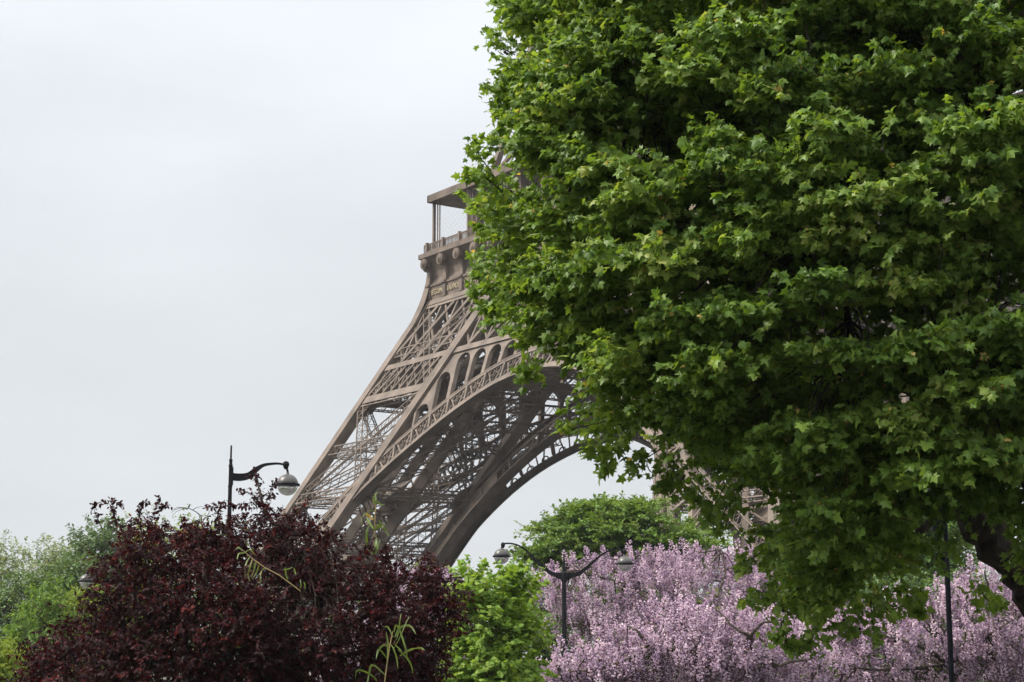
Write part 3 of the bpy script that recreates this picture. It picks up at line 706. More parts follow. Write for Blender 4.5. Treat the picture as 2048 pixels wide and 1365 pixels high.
    lim = [((1900, 960, D+.1), (1860, 780, D+.2), (1800, 560, D), (1760, 330, D-.3), (1700, 60, D-.4), (1640, -200, D-.3)), ((1860, 800, D+.2), (1720, 745, D), (1610, 742, D-.2), (1500, 730, D-.1), (1360, 660, D), (1180, 560, D+.2)),
           ((1800, 560, D), (1690, 430, D-.2), (1560, 330, D+.1), (1400, 200, D+.2), (1230, 120, D+.2)), ((1760, 330, D-.3), (1880, 200, D-1.2), (1960, 60, D-1.8)), ((1900, 960, D+.1), (1780, 900, D-.6), (1640, 830, D-.9), (1480, 850, D-.7), (1330, 870, D-.4)),
           ((1915, 1000, D), (1800, 1090, D-.3), (1700, 1120, D-.5), (1600, 1180, D-.6)), ((1860, 780, D+.2), (1950, 600, D-1.5), (1985, 400, D-2.6), (1960, 250, D-3.2)), ((1690, 430, D-.2), (1480, 470, D-1.2), (1300, 420, D-1.4), (1120, 360, D-.8)),
           ((1900, 960, D+.1), (1985, 870, D-1.8), (2020, 760, D-2.8), (1930, 660, D-3.4)), ((1640, 830, D-.9), (1700, 640, D-2.6), (1620, 480, D-3.4)), ((1700, 60, D-.4), (1500, 20, D-.8), (1300, -20, D-.6), (1130, -60, D-.2))]
    for i, l in enumerate(lim):
        r0 = (0.14, 0.085, 0.07, 0.06, 0.06, 0.055, 0.06, 0.05, 0.06, 0.045, 0.05)[i]
        s_, _ = limb(mb, [a_(*w) for w in l], r0, 0.018, rng, 8, 0.06); smp.append(s_)
    reorg(mb.build('limbs', BARKD, root), org)
    mb = MB(); connect(mb, C, np.concatenate(smp), rng, 0.013, 0.005); twigs(mb, S, E, 0.006, rng, 0.7)
    for c_ in TW: mb.tube(c_, [.008]*4+[.005]*4, 4, False)
    reorg(mb.build('twigs', BARKD, root), org)
    # seed balls hanging on threads
    ball = MB(); ball.lathe([(0.002, 0.019), (.012, .015), (.019, 0), (.012, -.015), (.002, -.019)], n=8); ball.bar((0, 0, .018), (.01, 0, .12), 0.003)
    first = None; vis = p[(rng.random(n) < 0.02)]; k = 0
    for (bx, by, bd) in [(1010, 105, 20.6), (1014, 108, 20.7), (1017, 232, 20.5), (1150, 126, 18.5), (1290, 140, 17.6), (1268, 126, 17.7), (970, 372, 20.4), (985, 580, 20.4), (1022, 545, 19.7), (1033, 541, 19.7), (962, 522, 20.5), (975, 524, 20.5), (1308, 902, 18.4),
                         (1355, 950, 18.9), (1365, 958, 18.9), (1566, 1222, 19.6), (1572, 1283, 19.6), (1720, 1258, 19.8), (1656, 1188, 19.8), (1748, 1232, 20), (1790, 1283, 20.2), (1840, 1198, 20.3), (1688, 1240, 19.7), (1160, 340, 17.8), (1420, 300, 17), (1325, 640, 17.4), (1115, 690, 19.2), (1540, 590, 16.6), (1765, 300, 16.5), (1850, 640, 16.4)]:
        o = ball.build('seed_ball', BARKD, root) if first is None else first.copy()
        if first is None: first = o
        else: COL.objects.link(o); o.parent = root
        o.location = Vector(at(bx, by, bd))-Vector(org)
plane_tree()
# ---------------------------------------------------------------- purple-leaved plum
PLUM = leafmat('plum_leaf', [(0, (.010, .005, .006)), (.4, (.028, .008, .011)), (.65, (.058, .013, .015)), (.93, (.16, .032, .027)), (1, (.10, .10, .03))], 0.28, 0.5, 0.12, (1.5, .42, .35))
def plum_tree():
    rng = np.random.default_rng(5); D = 28.0
    poly = np.array([(20, 1400), (62, 1325), (75, 1300), (108, 1262), (150, 1250), (185, 1232), (172, 1200), (190, 1150), (205, 1112), (226, 1092), (222, 1060), (250, 1042), (290, 1062), (320, 1052), (350, 1066), (400, 1045), (440, 1050), (480, 1038), (530, 1030),
                     (590, 1030), (625, 1050), (650, 1088), (700, 1104), (765, 1108), (795, 1128), (850, 1126), (882, 1145), (898, 1180), (925, 1200), (905, 1240), (892, 1290), (900, 1340), (915, 1420), (880, 1500), (300, 1500), (60, 1480)], float)
    base = at(520, 1351, D+.2); org = (base[0], base[1], 0.0)
    root = empty('plum_tree', org, 'spreading plum tree with dark purple-red leaves below the single-arm lamp', 'tree')
    C = np.concatenate([fill(poly, D, 2.4, 640, 16, rng, 0.75, 0.4, 0.2), fill(poly, D, 2.2, 560, 6, rng, 0.1, 0.5, 0.2)]); ax = at(500, 1420, D)
    nsh, nlf = 7, 12
    p, f, nr, S, E = shoots(C, ax, rng, nsh, 0.27, nlf, 0.22, outw=0.6, up=0.32, rnd=0.7, droop=0.5)
    sp = []                                              # sprigs that stand out of the top
    for path in [((205, 1060), (190, 1025), (186, 1008), (215, 1002), (246, 1008)), ((255, 1075), (232, 1040), (225, 1012)), ((285, 1075), (277, 1040), (280, 1008), (300, 1002)), ((300, 1050), (312, 1018), (340, 1010)), ((312, 1015), (318, 996)),
                 ((350, 1090), (380, 1058), (400, 1040)), ((430, 1060), (437, 1020), (450, 1000)), ((405, 1018), (430, 1012), (470, 1012), (485, 1008)), ((455, 1060), (462, 1030)), ((532, 1050), (522, 1000), (516, 960), (508, 938)), ((527, 1020), (540, 985), (552, 958)), ((516, 965), (496, 948)), ((520, 990), (548, 992)),
                 ((520, 1000), (495, 985), (478, 980)), ((540, 1010), (500, 1005), (485, 1015)), ((580, 1045), (590, 1022), (600, 1016)), ((620, 1060), (626, 1040), (632, 1036)), ((900, 1180), (930, 1186), (950, 1190)), ((905, 1230), (935, 1240)), ((880, 1300), (905, 1330)), ((665, 1085), (668, 1060)), ((770, 1115), (778, 1090)), ((690, 1100), (700, 1090)), ((830, 1125), (858, 1112)), ((80, 1300), (58, 1312), (50, 1300)), ((110, 1265), (75, 1290)), ((180, 1205), (164, 1207)), ((170, 1235), (108, 1258))]:
        d = D+rng.uniform(-1.2, .4); q = np.array([at(x, y, d) for x, y in path]); sp.append(q)
        seg = np.linalg.norm(np.diff(q, axis=0), axis=1); tot = seg.sum(); m = int(tot/0.009)
        t = rng.uniform(0.05, 1.0, m)**0.8*tot; cs = np.concatenate([[0], np.cumsum(seg)]); ps = np.stack([np.interp(t, cs, q[:, i]) for i in range(3)], 1)+rng.normal(size=(m, 3))*.022
        p = np.concatenate([p, ps]); f = np.concatenate([f, rng.normal(size=(m, 3))+np.array((0, 0, -.6))]); nr = np.concatenate([nr, rng.normal(size=(m, 3))+np.array((0, 0, .8))])
    n = len(p); v = rng.normal(0.40, 0.17, n); v[:len(C)*nsh*nlf] += np.repeat(rng.normal(0, .13, len(C)), nsh*nlf); v = np.clip(v, 0, 0.93); v[rng.random(n) < 0.004] = 1.0
    link('crown', leaves_mesh('crown', 'oval', p, f, nr, 0.072*rng.uniform(.6, 1.2, n), v, org), PLUM, root)
    mb = MB(); smp = []
    q, _ = limb(mb, [np.array((base[0], base[1], -.15)), at(520, 1345, D+.2), at(515, 1290, D+.2)], 0.13, 0.10, rng, 8); smp.append(q[-2:])
    for l in [((515, 1290), (420, 1230), (320, 1190), (230, 1120)), ((515, 1290), (500, 1180), (470, 1100), (440, 1050)), ((515, 1290), (580, 1190), (590, 1110), (560, 1050)), ((515, 1290), (640, 1230), (740, 1180), (860, 1160)), ((515, 1300), (360, 1310), (220, 1300), (110, 1300)), ((515, 1300), (680, 1310), (800, 1290), (890, 1270)), ((560, 1060), (535, 1030), (520, 985), (510, 945)), ((470, 1110), (380, 1090), (310, 1060))]:
        s_, _ = limb(mb, [at(x, y, D+rng.uniform(-.6, .6)) for x, y in l], 0.05, 0.008, rng, 6); smp.append(s_)
    for q in sp: mb.tube(q, [0.008]+[0.005]*(len(q)-1), 4, False)
    connect(mb, C, np.concatenate(smp), rng, 0.010, 0.004); twigs(mb, S, E, 0.004, rng, 0.8)
    reorg(mb.build('trunk', BARKD, root), org)
plum_tree()
# ---------------------------------------------------------------- foxglove trees in lilac blossom
LILAC = leafmat('lilac_flower', [(0, (.17, .075, .045)), (.12, (.34, .20, .14)), (.2, (.21, .155, .23)), (.42, (.41, .315, .405)), (.62, (.61, .49, .555)), (.8, (.77, .66, .685)), (1, (.86, .80, .77))], 0.32, 0.6, 0.1, (1.15, .95, 1.15))
FOXLEAF = leafmat('foxglove_tree_leaf', [(0, (.05, .085, .02)), (.6, (.10, .15, .035)), (1, (.16, .20, .05))], 0.4, 0.5, 0.25)
_a = np.arange(5)*2*math.pi/5
BELL = (np.concatenate([np.stack([.13*np.cos(_a), 0*_a, .13*np.sin(_a)], 1), np.stack([.20*np.cos(_a), 0*_a+.6, .20*np.sin(_a)], 1), np.stack([.42*np.cos(_a), 0*_a+.95, .42*np.sin(_a)], 1)]),
        np.array([(i, (i+1) % 5, 5+(i+1) % 5, 5+i) for i in range(5)]+[(5+i, 5+(i+1) % 5, 10+(i+1) % 5, 10+i) for i in range(5)]))
def blossom_tree(label, poly, D, T, n, seed, trunk_px, limbs, gap=0.0):
    rng = np.random.default_rng(seed); base = at(trunk_px, 1351, D); org = (base[0], base[1], 0.0)
    root = empty('foxglove_tree', org, label, 'tree', 'foxglove trees in lilac blossom')
    k = 61*60/D                                       # photo pixels per metre there
    G = fill(poly, D, T, max(10, n//4), 16, rng, 0.7, 0.35); cc = G.mean(0)
    C = np.repeat(G, 4, 0)+rng.normal(size=(len(G)*4, 3))*np.array((.42, .42, .16)); C = C[C[:, 2] > .3]
    d = nrmz(np.array((0, 0, 1.0))+0.25*nrmz(C-cc)+0.16*rng.normal(size=C.shape)); Ln = rng.uniform(.36, .70, len(C))
    m = 36; t = (np.arange(m)+.5)/m
    ang = np.arange(m)*2.4+rng.uniform(0, 6, len(C))[:, None]; w_ = (.145*(1-t)**.8+.012)[None]*(Ln/.55)[:, None]
    e1 = nrmz(np.cross(d, (1, .2, .1))); e2 = np.cross(d, e1)
    rad = np.cos(ang)[:, :, None]*e1[:, None]+np.sin(ang)[:, :, None]*e2[:, None]
    p = C[:, None]+d[:, None]*(Ln[:, None]*t[None])[:, :, None]+rad*w_[:, :, None]*.55+.012*rng.normal(size=(len(C), m, 3))
    f = rad+np.array((0, 0, .35))+.25*rng.normal(size=rad.shape); p = p.reshape(-1, 3); f = f.reshape(-1, 3); keep = rng.random(len(p)) < .88; p, f = p[keep], f[keep]
    v = np.clip(rng.normal(.55, .15, len(p))+np.repeat(rng.normal(0, .10, len(C)), m)[keep], .21, 1); b = rng.random(len(p)) < .13; v[b] = rng.uniform(0, .2, b.sum())
    sz = .074*rng.uniform(.7, 1.2, len(p))*np.where(b, .6, 1)
    link('blossom', leaves_mesh('blossom', None, p, f, rng.normal(size=p.shape), sz, v, org, BELL), LILAC, root)
    K = np.concatenate([fill(poly, D, T*.8, 60, 8, rng, .35, .5), fill(poly, D+.6*T, T*.3, 90, 16, rng, 0.5, .5)]); lp, lf, ln_, S, E = shoots(K, cc, rng, 4, .35, 5, .4, outw=.5, droop=.5)
    link('leaves', leaves_mesh('leaves', 'maple', lp, lf, ln_, .15*rng.uniform(.5, 1.2, len(lp)), rng.random(len(lp)), org), FOXLEAF, root)
    mb = MB(); smp = []
    q, _ = limb(mb, [np.array((base[0], base[1], -.15)), np.array((base[0], base[1], .9)), at(*limbs[0][0], D)], .26, .2, rng, 9); smp.append(q[-2:])
    dep = {limbs[0][0]: D}
    for l in limbs:
        s_, _ = limb(mb, [at(x, y, dep.setdefault((x, y), D-T*rng.uniform(.75, 1.1))) for x, y in l], .085, .022, rng, 6, .07); smp.append(s_)
    connect(mb, G, np.concatenate(smp), rng, .022, .009)
    for c, dd, l_ in zip(C, d, Ln): mb.bar(c-dd*.25, c+dd*l_*.9, .008)
    reorg(mb.build('trunk', BARK, root), org)
blossom_tree('foxglove tree in lilac blossom behind the two-armed lamp, tallest of the blossoming ones', [(1052, 1180), (1075, 1142), (1130, 1122), (1200, 1110), (1260, 1102), (1340, 1098), (1420, 1096), (1500, 1108), (1570, 1126), (1640, 1160), (1700, 1190), (1720, 1290), (1500, 1330), (1100, 1330), (1060, 1240)], 76, 3.6, 1300, 21, 1390,
             [((1390, 1290), (1340, 1230), (1250, 1170), (1150, 1140)), ((1390, 1290), (1420, 1220), (1450, 1150), (1440, 1100)), ((1390, 1290), (1480, 1240), (1560, 1190), (1640, 1160)), ((1390, 1290), (1280, 1280), (1180, 1250))])
blossom_tree('foxglove tree in lilac blossom with bare dark boughs, low in front of the two-armed lamp', [(1080, 1350), (1105, 1318), (1180, 1285), (1260, 1232), (1340, 1214), (1430, 1205), (1520, 1205), (1580, 1225), (1640, 1260), (1670, 1340), (1670, 1430), (1075, 1430)], 58, 3.0, 1000, 22, 1450,
             [((1450, 1330), (1390, 1305), (1300, 1300), (1230, 1330), (1140, 1345)), ((1450, 1330), (1500, 1280), (1470, 1255), (1430, 1215)), ((1450, 1330), (1500, 1275), (1520, 1250), (1560, 1240)), ((1300, 1300), (1280, 1270), (1260, 1255)), ((1450, 1330), (1560, 1330), (1640, 1310))])
blossom_tree('foxglove tree in lilac blossom behind the black pole under the plane tree', [(1570, 1330), (1620, 1270), (1690, 1225), (1770, 1192), (1815, 1176), (1850, 1192), (1890, 1190), (1920, 1140), (1960, 1120), (2010, 1132), (2090, 1145), (2200, 1210), (2220, 1430), (1570, 1430)], 63, 3.4, 1250, 23, 1900,
             [((1900, 1330), (1830, 1290), (1760, 1270), (1700, 1260)), ((1900, 1330), (1870, 1250), (1860, 1200)), ((1900, 1330), (1990, 1260), (2060, 1220)), ((1900, 1330), (1780, 1340), (1680, 1330)), ((1990, 1260), (1980, 1190), (1970, 1140))])
blossom_tree('foxglove tree in lilac blossom glimpsed through the gaps of the purple plum', [(610, 1300), (660, 1250), (720, 1215), (790, 1160), (850, 1135), (895, 1130), (930, 1180), (935, 1300), (930, 1430), (600, 1430)], 66, 2.8, 520, 24, 780,
             [((780, 1330), (740, 1280), (700, 1250)), ((780, 1330), (820, 1240), (860, 1170)), ((780, 1330), (860, 1300), (910, 1280))])
# ---------------------------------------------------------------- the other trees
G_BRIGHT = leafmat('bright_leaf', [(0, (.075, .15, .030)), (.5, (.135, .235, .050)), (.93, (.21, .30, .075)), (1, (.24, .29, .08))], 0.42, 0.45, 0.25)
G_LIME = leafmat('lime_leaf', [(0, (.105, .20, .030)), (.5, (.195, .315, .050)), (.93, (.30, .405, .080)), (1, (.33, .40, .09))], 0.42, 0.5, 0.2)
G_UMB = leafmat('umbrella_leaf', [(0, (.065, .125, .024)), (.5, (.125, .215, .038)), (.93, (.195, .275, .06)), (1, (.15, .18, .05))], 0.3, 0.5, 0.2)
G_HAZY = leafmat('haze_paled_leaf', [(0, (.18, .23, .14)), (.5, (.26, .32, .20)), (.93, (.33, .38, .24)), (1, (.30, .33, .17))], 0.3, 0.55, 0.2)  # leaf colour lightened to carry distance haze
G_MID = leafmat('mid_leaf', [(0, (.058, .11, .045)), (.5, (.105, .175, .066)), (.93, (.155, .22, .08)), (1, (.17, .22, .08))], 0.3, 0.5, 0.25)
G_YEL = leafmat('yellow_green_leaf', [(0, (.11, .17, .025)), (.5, (.19, .26, .035)), (.93, (.27, .31, .05)), (1, (.30, .28, .06))], 0.42, 0.5, 0.2)
tree('maple_tree', 'small bright green leafy tree right beside the purple plum', None, [(900, 1162), (908, 1134), (940, 1124), (985, 1148), (1012, 1140), (1050, 1134), (1088, 1166), (1068, 1196), (1070, 1225), (1095, 1262), (1078, 1300), (1090, 1350), (1100, 1430), (890, 1430), (890, 1310), (905, 1215)], 45, 1.5, G_LIME, BARK, 31,
     n=230, kind='maple', leaf=0.135, nsh=7, nlf=7, L=.34, r=.30, erode=13, front=.6, layer=.5, trunk_px=1000, trunk_r=.10, nlimb=7, up=.45, droop=.4, upn=.7, outn=.5)
tree('umbrella_tree', 'broad flat-topped dark green tree in layers behind the lilac blossom', None, [(1052, 1088), (1062, 1052), (1110, 1036), (1150, 1012), (1200, 1000), (1250, 996), (1292, 1000), (1332, 1022), (1372, 1046), (1432, 1062), (1446, 1078), (1425, 1110), (1330, 1150), (1100, 1160), (1058, 1120)], 106, 5.0, G_UMB, BARK, 32,
     n=170, kind='far', leaf=0.25, nsh=30, nlf=9, L=.7, r=1.3, erode=9, front=.7, layer=.4, trunk_px=1250, trunk_r=.35, nlimb=10, flat=.14, up=.10, outw=.35, droop=.15, upn=1.3, outn=.25)
TREES = 'trees of the park seen beside the plum'
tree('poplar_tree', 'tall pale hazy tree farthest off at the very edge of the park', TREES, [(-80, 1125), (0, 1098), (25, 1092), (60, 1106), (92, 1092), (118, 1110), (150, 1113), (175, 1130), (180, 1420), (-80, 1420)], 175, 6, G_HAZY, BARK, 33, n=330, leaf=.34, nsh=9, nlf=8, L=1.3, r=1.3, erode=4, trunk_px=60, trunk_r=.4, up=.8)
tree('ash_tree', 'rounded mid-green tree rising behind the left shoulder of the plum', TREES, [(148, 1098), (158, 1070), (174, 1058), (196, 1054), (240, 1058), (300, 1068), (320, 1300), (142, 1300)], 138, 4.5, G_MID, BARK, 34, n=260, leaf=.30, nsh=9, nlf=8, L=1.0, r=1.0, erode=4, trunk_px=230, trunk_r=.35, up=.5)
tree('lime_tree', 'darker dense green tree below the pale hazy one', TREES, [(-80, 1200), (0, 1165), (60, 1140), (120, 1128), (180, 1126), (250, 1140), (270, 1420), (-80, 1420)], 112, 4.5, G_MID, BARK, 35, n=420, leaf=.26, nsh=9, nlf=8, L=.8, r=.9, erode=4, trunk_px=100, trunk_r=.32, flat=.5)
tree('birch_tree', 'light green young tree with shiny leaves in front of the dark dense one', TREES, [(18, 1265), (58, 1200), (88, 1172), (118, 1178), (136, 1200), (142, 1250), (190, 1270), (210, 1330), (180, 1420), (30, 1420)], 62, 1.7, G_BRIGHT, BARK, 36, n=190, kind='oval', leaf=.13, nsh=7, nlf=8, L=.42, r=.34, erode=5, trunk_px=100, trunk_r=.09, up=.2, droop=.9)
tree('locust_tree', 'small yellow-green tree under the half-hidden street lamp', TREES, [(126, 1205), (150, 1190), (185, 1188), (215, 1200), (230, 1300), (140, 1300)], 84, 1.7, G_YEL, BARK, 37, n=120, leaf=.16, nsh=8, nlf=8, L=.5, r=.45, erode=3, trunk_px=180, trunk_r=.1)
tree('hazel_bush', 'low yellow-green bush in the bottom corner below the young tree', TREES, [(-60, 1320), (0, 1298), (30, 1300), (52, 1330), (66, 1430), (-60, 1430)], 50, 1.2, G_YEL, BARK, 38, n=130, kind='oval', leaf=.12, nsh=7, nlf=7, L=.36, r=.3, erode=4, trunk_px=0, trunk_r=.06)
tree('acacia_tree', 'yellow-green feathery tree peeping over the top of the plum', None, [(268, 1060), (300, 1044), (350, 1042), (400, 1050), (440, 1060), (500, 1062), (530, 1130), (530, 1300), (268, 1300)], 98, 2.6, G_YEL, BARK, 39, n=200, leaf=.17, nsh=8, nlf=8, L=.6, r=.6, erode=4, trunk_px=400, trunk_r=.14, up=.6)
tree('elm_tree', 'mid-green tree seen through the gap beneath the plane tree limb', None, [(1690, 1000), (1760, 950), (1840, 940), (1900, 990), (1930, 1060), (1950, 1260), (1700, 1260)], 92, 3.5, G_BRIGHT, BARK, 40, n=560, leaf=.24, nsh=9, nlf=8, L=.8, r=.8, erode=5, trunk_px=1840, trunk_r=.3)
tree('hornbeam_tree', 'shady green tree standing behind the lilac blossom at the right', None, [(1500, 1200), (1640, 1180), (1800, 1170), (2000, 1180), (2200, 1200), (2200, 1430), (1500, 1430)], 82, 3, G_MID, BARK, 41, n=560, leaf=.26, nsh=9, nlf=8, L=.7, r=.8, erode=5, trunk_px=1800, trunk_r=.25)
tree('hornbeam_tree', 'shady green tree standing behind the two-armed lamp post', None, [(640, 1260), (760, 1230), (900, 1200), (1060, 1170), (1200, 1190), (1500, 1210), (1500, 1430), (640, 1430)], 86, 3, G_MID, BARK, 42, n=620, leaf=.26, nsh=9, nlf=8, L=.7, r=.8, erode=5, trunk_px=1080, trunk_r=.25)
# ---------------------------------------------------------------- street lamps
GLASS = bpy.data.materials.new('lamp_glass'); GLASS.use_nodes = True
_p = GLASS.node_tree.nodes['Principled BSDF']; _p.inputs['Base Color'].default_value = (.86, .87, .85, 1); _p.inputs['Roughness'].default_value = .12; _p.inputs['Transmission Weight'].default_value = .8; _p.inputs['IOR'].default_value = 1.15
def globe(root, c, r, org, hang):
    """hanging lamp head: stem, dark upper shell, rim band, clear lower bowl"""
    m = MB(); n = 20
    pr = [(r*.06, r*1.42), (r*.09, r*1.30), (r*.05, r*1.22), (r*.16, r*1.08), (r*.13, r*.99)]
    pr += [(r*math.sin(q), r*math.cos(q)) for q in np.linspace(.14, math.pi/2-.12, 9)]+[(r*.97, r*.05)]
    m.lathe(pr[::-1], c, n); sh = m.build('lamp_shell', LAMPGREY, root, True); reorg(sh, org)
    m = MB(); m.lathe([(r*.99, -r*.10), (r*1.15, -r*.10), (r*1.16, r*.06), (r*1.0, r*.16), (r*.96, r*.16)], c, n)
    m.bar(np.asarray(c)+(r*1.05, 0, -.02*r), np.asarray(c)+(r*1.32, 0, -.02*r), r*.2, r*.26); reorg(m.build('rim_band', BLACK, root, False), org)
    m = MB(); m.lathe([(r*.97*math.sin(q), r*.97*math.cos(q)-.04*r) for q in np.linspace(math.pi/2+.06, math.pi-.03, 9)], c, n); reorg(m.build('glass_bowl', GLASS, root, True), org)
def arm(m, pts, widths, thick):
    """flat tapering bracket: deep near the post, slender at the tip"""
    pts = [np.asarray(p, float) for p in pts]
    for a, b, w0, w1 in zip(pts, pts[1:], widths, widths[1:]):
        m.bar(a, b+(b-a)*.06, thick, (w0+w1)/2, (0, 0, 1))
def curve(tab, n=28):
    tab = np.array(tab, float); t = np.arange(len(tab)); q = np.linspace(0, len(tab)-1, n); out_ = []
    for s in q:
        i = min(int(s), len(tab)-2); f = s-i; p = [tab[min(max(i+j, 0), len(tab)-1)] for j in (-1, 0, 1, 2)]
        out_.append(.5*(2*p[1]+(p[2]-p[0])*f+(2*p[0]-5*p[1]+4*p[2]-p[3])*f*f+(3*p[1]-p[0]-3*p[2]+p[3])*f**3))
    return np.array(out_)
def post(root, org, x, D, ytop, segs, finial):
    b = at(x, 1351, D); top = at(x, ytop, D)[2]; m = MB()
    pr = [(segs[0][1]*2.2, 0), (segs[0][1]*2.2, .25), (segs[0][1]*1.5, .35)]
    for z, r in segs: pr.append((r, z))
    m.lathe(pr, (b[0], b[1], 0), 14); reorg(m.build('post', BLACK, root, False), org)
    return b
GRP = 'street lamps with hanging globes'
def single_lamp(label, x0, D, tab, ytop, yplate, headx, heady, hr):
    b = at(x0, 1351, D); org = (b[0], b[1], 0.0); root = empty('street_lamp', org, label, 'street lamp', GRP)
    zt = at(x0, ytop, D)[2]; k = FPX/D; z1 = at(x0, ytop+20, D)[2]; z2 = at(x0, yplate, D)[2]
    post(root, org, x0, D, ytop, [(.36, .07), (z2-.32, .043), (z2-.31, .050), (z2-.28, .050), (z2-.27, .042), (z2+.13, .040), (z2+.14, .048), (z2+.17, .048), (z2+.18, .036), (z1-.13, .034), (z1-.12, .040), (z1-.08, .040), (z1-.07, .021), (zt, .020), (zt+.01, .012)], True)
    c = curve([at(x, y, D) for x, y, w in tab]); w = np.interp(np.linspace(0, 1, len(c)), np.linspace(0, 1, len(tab)), [q[2]/k for q in tab]); m = MB(); arm(m, c, w, .05)
    q = nrmz(RGT)*.02; m.bar((b[0]+q[0], b[1]+q[1], z2-.27), (b[0]+q[0], b[1]+q[1], z2+.12), .085, .075, RGT)
    h = at(headx, heady, D); e = c[-1]
    m.lathe([(.03, -.09), (.055, -.05), (.075, .02), (.06, .07), (.02, .09)], e, 10); m.bar(e, (h[0], h[1], h[2]+hr*1.2), .045)
    reorg(m.build('arm', BLACK, root), org); globe(root, h, hr, org, e)
single_lamp('black street lamp with one curved arm and globe above the purple plum', 450, 40, [(464, 954, 15), (480, 955, 15), (497, 952, 13), (512, 940, 10), (527, 931, 6), (545, 928, 4.5), (560, 928, 4), (572, 931, 4)], 892, 946, 575, 970, .235)
single_lamp('far grey globe lamp half hidden behind the left edge of the plum', 236, 76, [(236, 1166, 7), (226, 1165, 6), (214, 1158, 5), (202, 1147, 3), (190, 1142, 2.5), (180, 1143, 2.2), (175, 1147, 2.2)], 1136, 1162, 173, 1163, .29)
def twin_lamp():
    D = 64.0; x0 = 1129; b = at(x0, 1351, D); org = (b[0], b[1], 0.0); k = FPX/D
    root = empty('street_lamp', org, 'black double street lamp with two swan-neck arms among lilac blossom', 'street lamp', GRP)
    z = lambda y: at(x0, y, D)[2]
    post(root, org, x0, D, 1108, [(.36, .12), (z(1290), .105), (z(1288), .125), (z(1282), .125), (z(1280), .085), (z(1165), .078), (z(1162), .10), (z(1146), .10), (z(1144), .07), (z(1126), .05), (z(1124), .06), (z(1120), .03), (z(1108), .02)], True)
    for tab, hx, hy in (([(1127, 1152, 10), (1116, 1151, 10), (1102, 1147, 8), (1085, 1133, 6), (1068, 1117, 4.5), (1053, 1102, 3.6), (1038, 1092, 3.2), (1022, 1087.5, 3), (1008, 1088, 3), (1006, 1091, 3)], 1003, 1113), ([(1131, 1152, 10), (1142, 1151, 10), (1157, 1148, 8), (1174, 1136, 6), (1190, 1121, 4.5), (1205, 1109, 3.6), (1220, 1101, 3.2), (1234, 1099, 3), (1247, 1101, 3), (1249, 1104, 3)], 1250, 1128)):
        c = curve([at(x, y, D) for x, y, w in tab]); w = np.interp(np.linspace(0, 1, len(c)), np.linspace(0, 1, len(tab)), [q[2]/k for q in tab]); m = MB(); arm(m, c, w, .06)
        for sgn in (1,):
            f0 = at(tab[0][0], 1157, D); f1 = at(tab[2][0]-(6 if hx < x0 else -6), 1153, D); m.slab([at(tab[0][0], 1153, D), at(tab[2][0], 1149, D), at(tab[1][0], 1158, D), at(tab[0][0], 1161, D)], HF*.05)
        e = c[-1]; h = at(hx, hy, D); hr = .27; m.lathe([(.03, -.1), (.06, -.05), (.08, .02), (.06, .08), (.02, .1)], e, 10); m.bar(e, (h[0], h[1], h[2]+hr*1.2), .06)
        reorg(m.build('arm', BLACK, root), org); globe(root, h, hr, org, e)
twin_lamp()
# thin black pole under the plane tree
def pole():
    D = 33.0; b = at(1903, 1351, D); org = (b[0], b[1], 0.0); k = FPX/D
    root = empty('pole', org, 'thin black metal pole with dark boxes on it under the plane tree', 'pole')
    z = lambda y: at(1903, y, D)[2]
    m = MB(); m.lathe([(.11, 0), (.11, .3), (.052, .36), (.048, z(1130)), (.043, z(1125)), (.04, z(912)), (.03, z(908))], (b[0], b[1], 0), 12); reorg(m.build('post', POLEBLACK, root, False), org)
    t = nrmz(RGT); m = MB()
    c = np.array((b[0], b[1], 0))-t*.155
    m.bar(c+(0, 0, z(1062)), c+(0, 0, z(980)), .17, .22, HF); m.bar(c+(0, 0, z(981)), c+(0, 0, z(978)), .21, .26, HF)
    for q in (1050, 1022, 994): m.bar(c+(0, 0, z(q)+.03), c+(0, 0, z(q)+.03)+HF*.24, .17, .03)
    for q in (1056, 988): m.bar(c+(0, 0, z(q)), c+t*.16+(0, 0, z(q)), .04)
    reorg(m.build('signal_box', POLEBLACK, root), org)
    m = MB(); m.slab([c+(0, 0, z(1107))-t*.03, c+(0, 0, z(1103))+t*.12, c+(0, 0, z(1124))+t*.12, c+(0, 0, z(1133))-t*.0], HF*.12); m.bar(c+(0, 0, z(1113)), c+t*.16+(0, 0, z(1113)), .04)
    reorg(m.build('repeater_box', POLEBLACK, root), org)
pole()
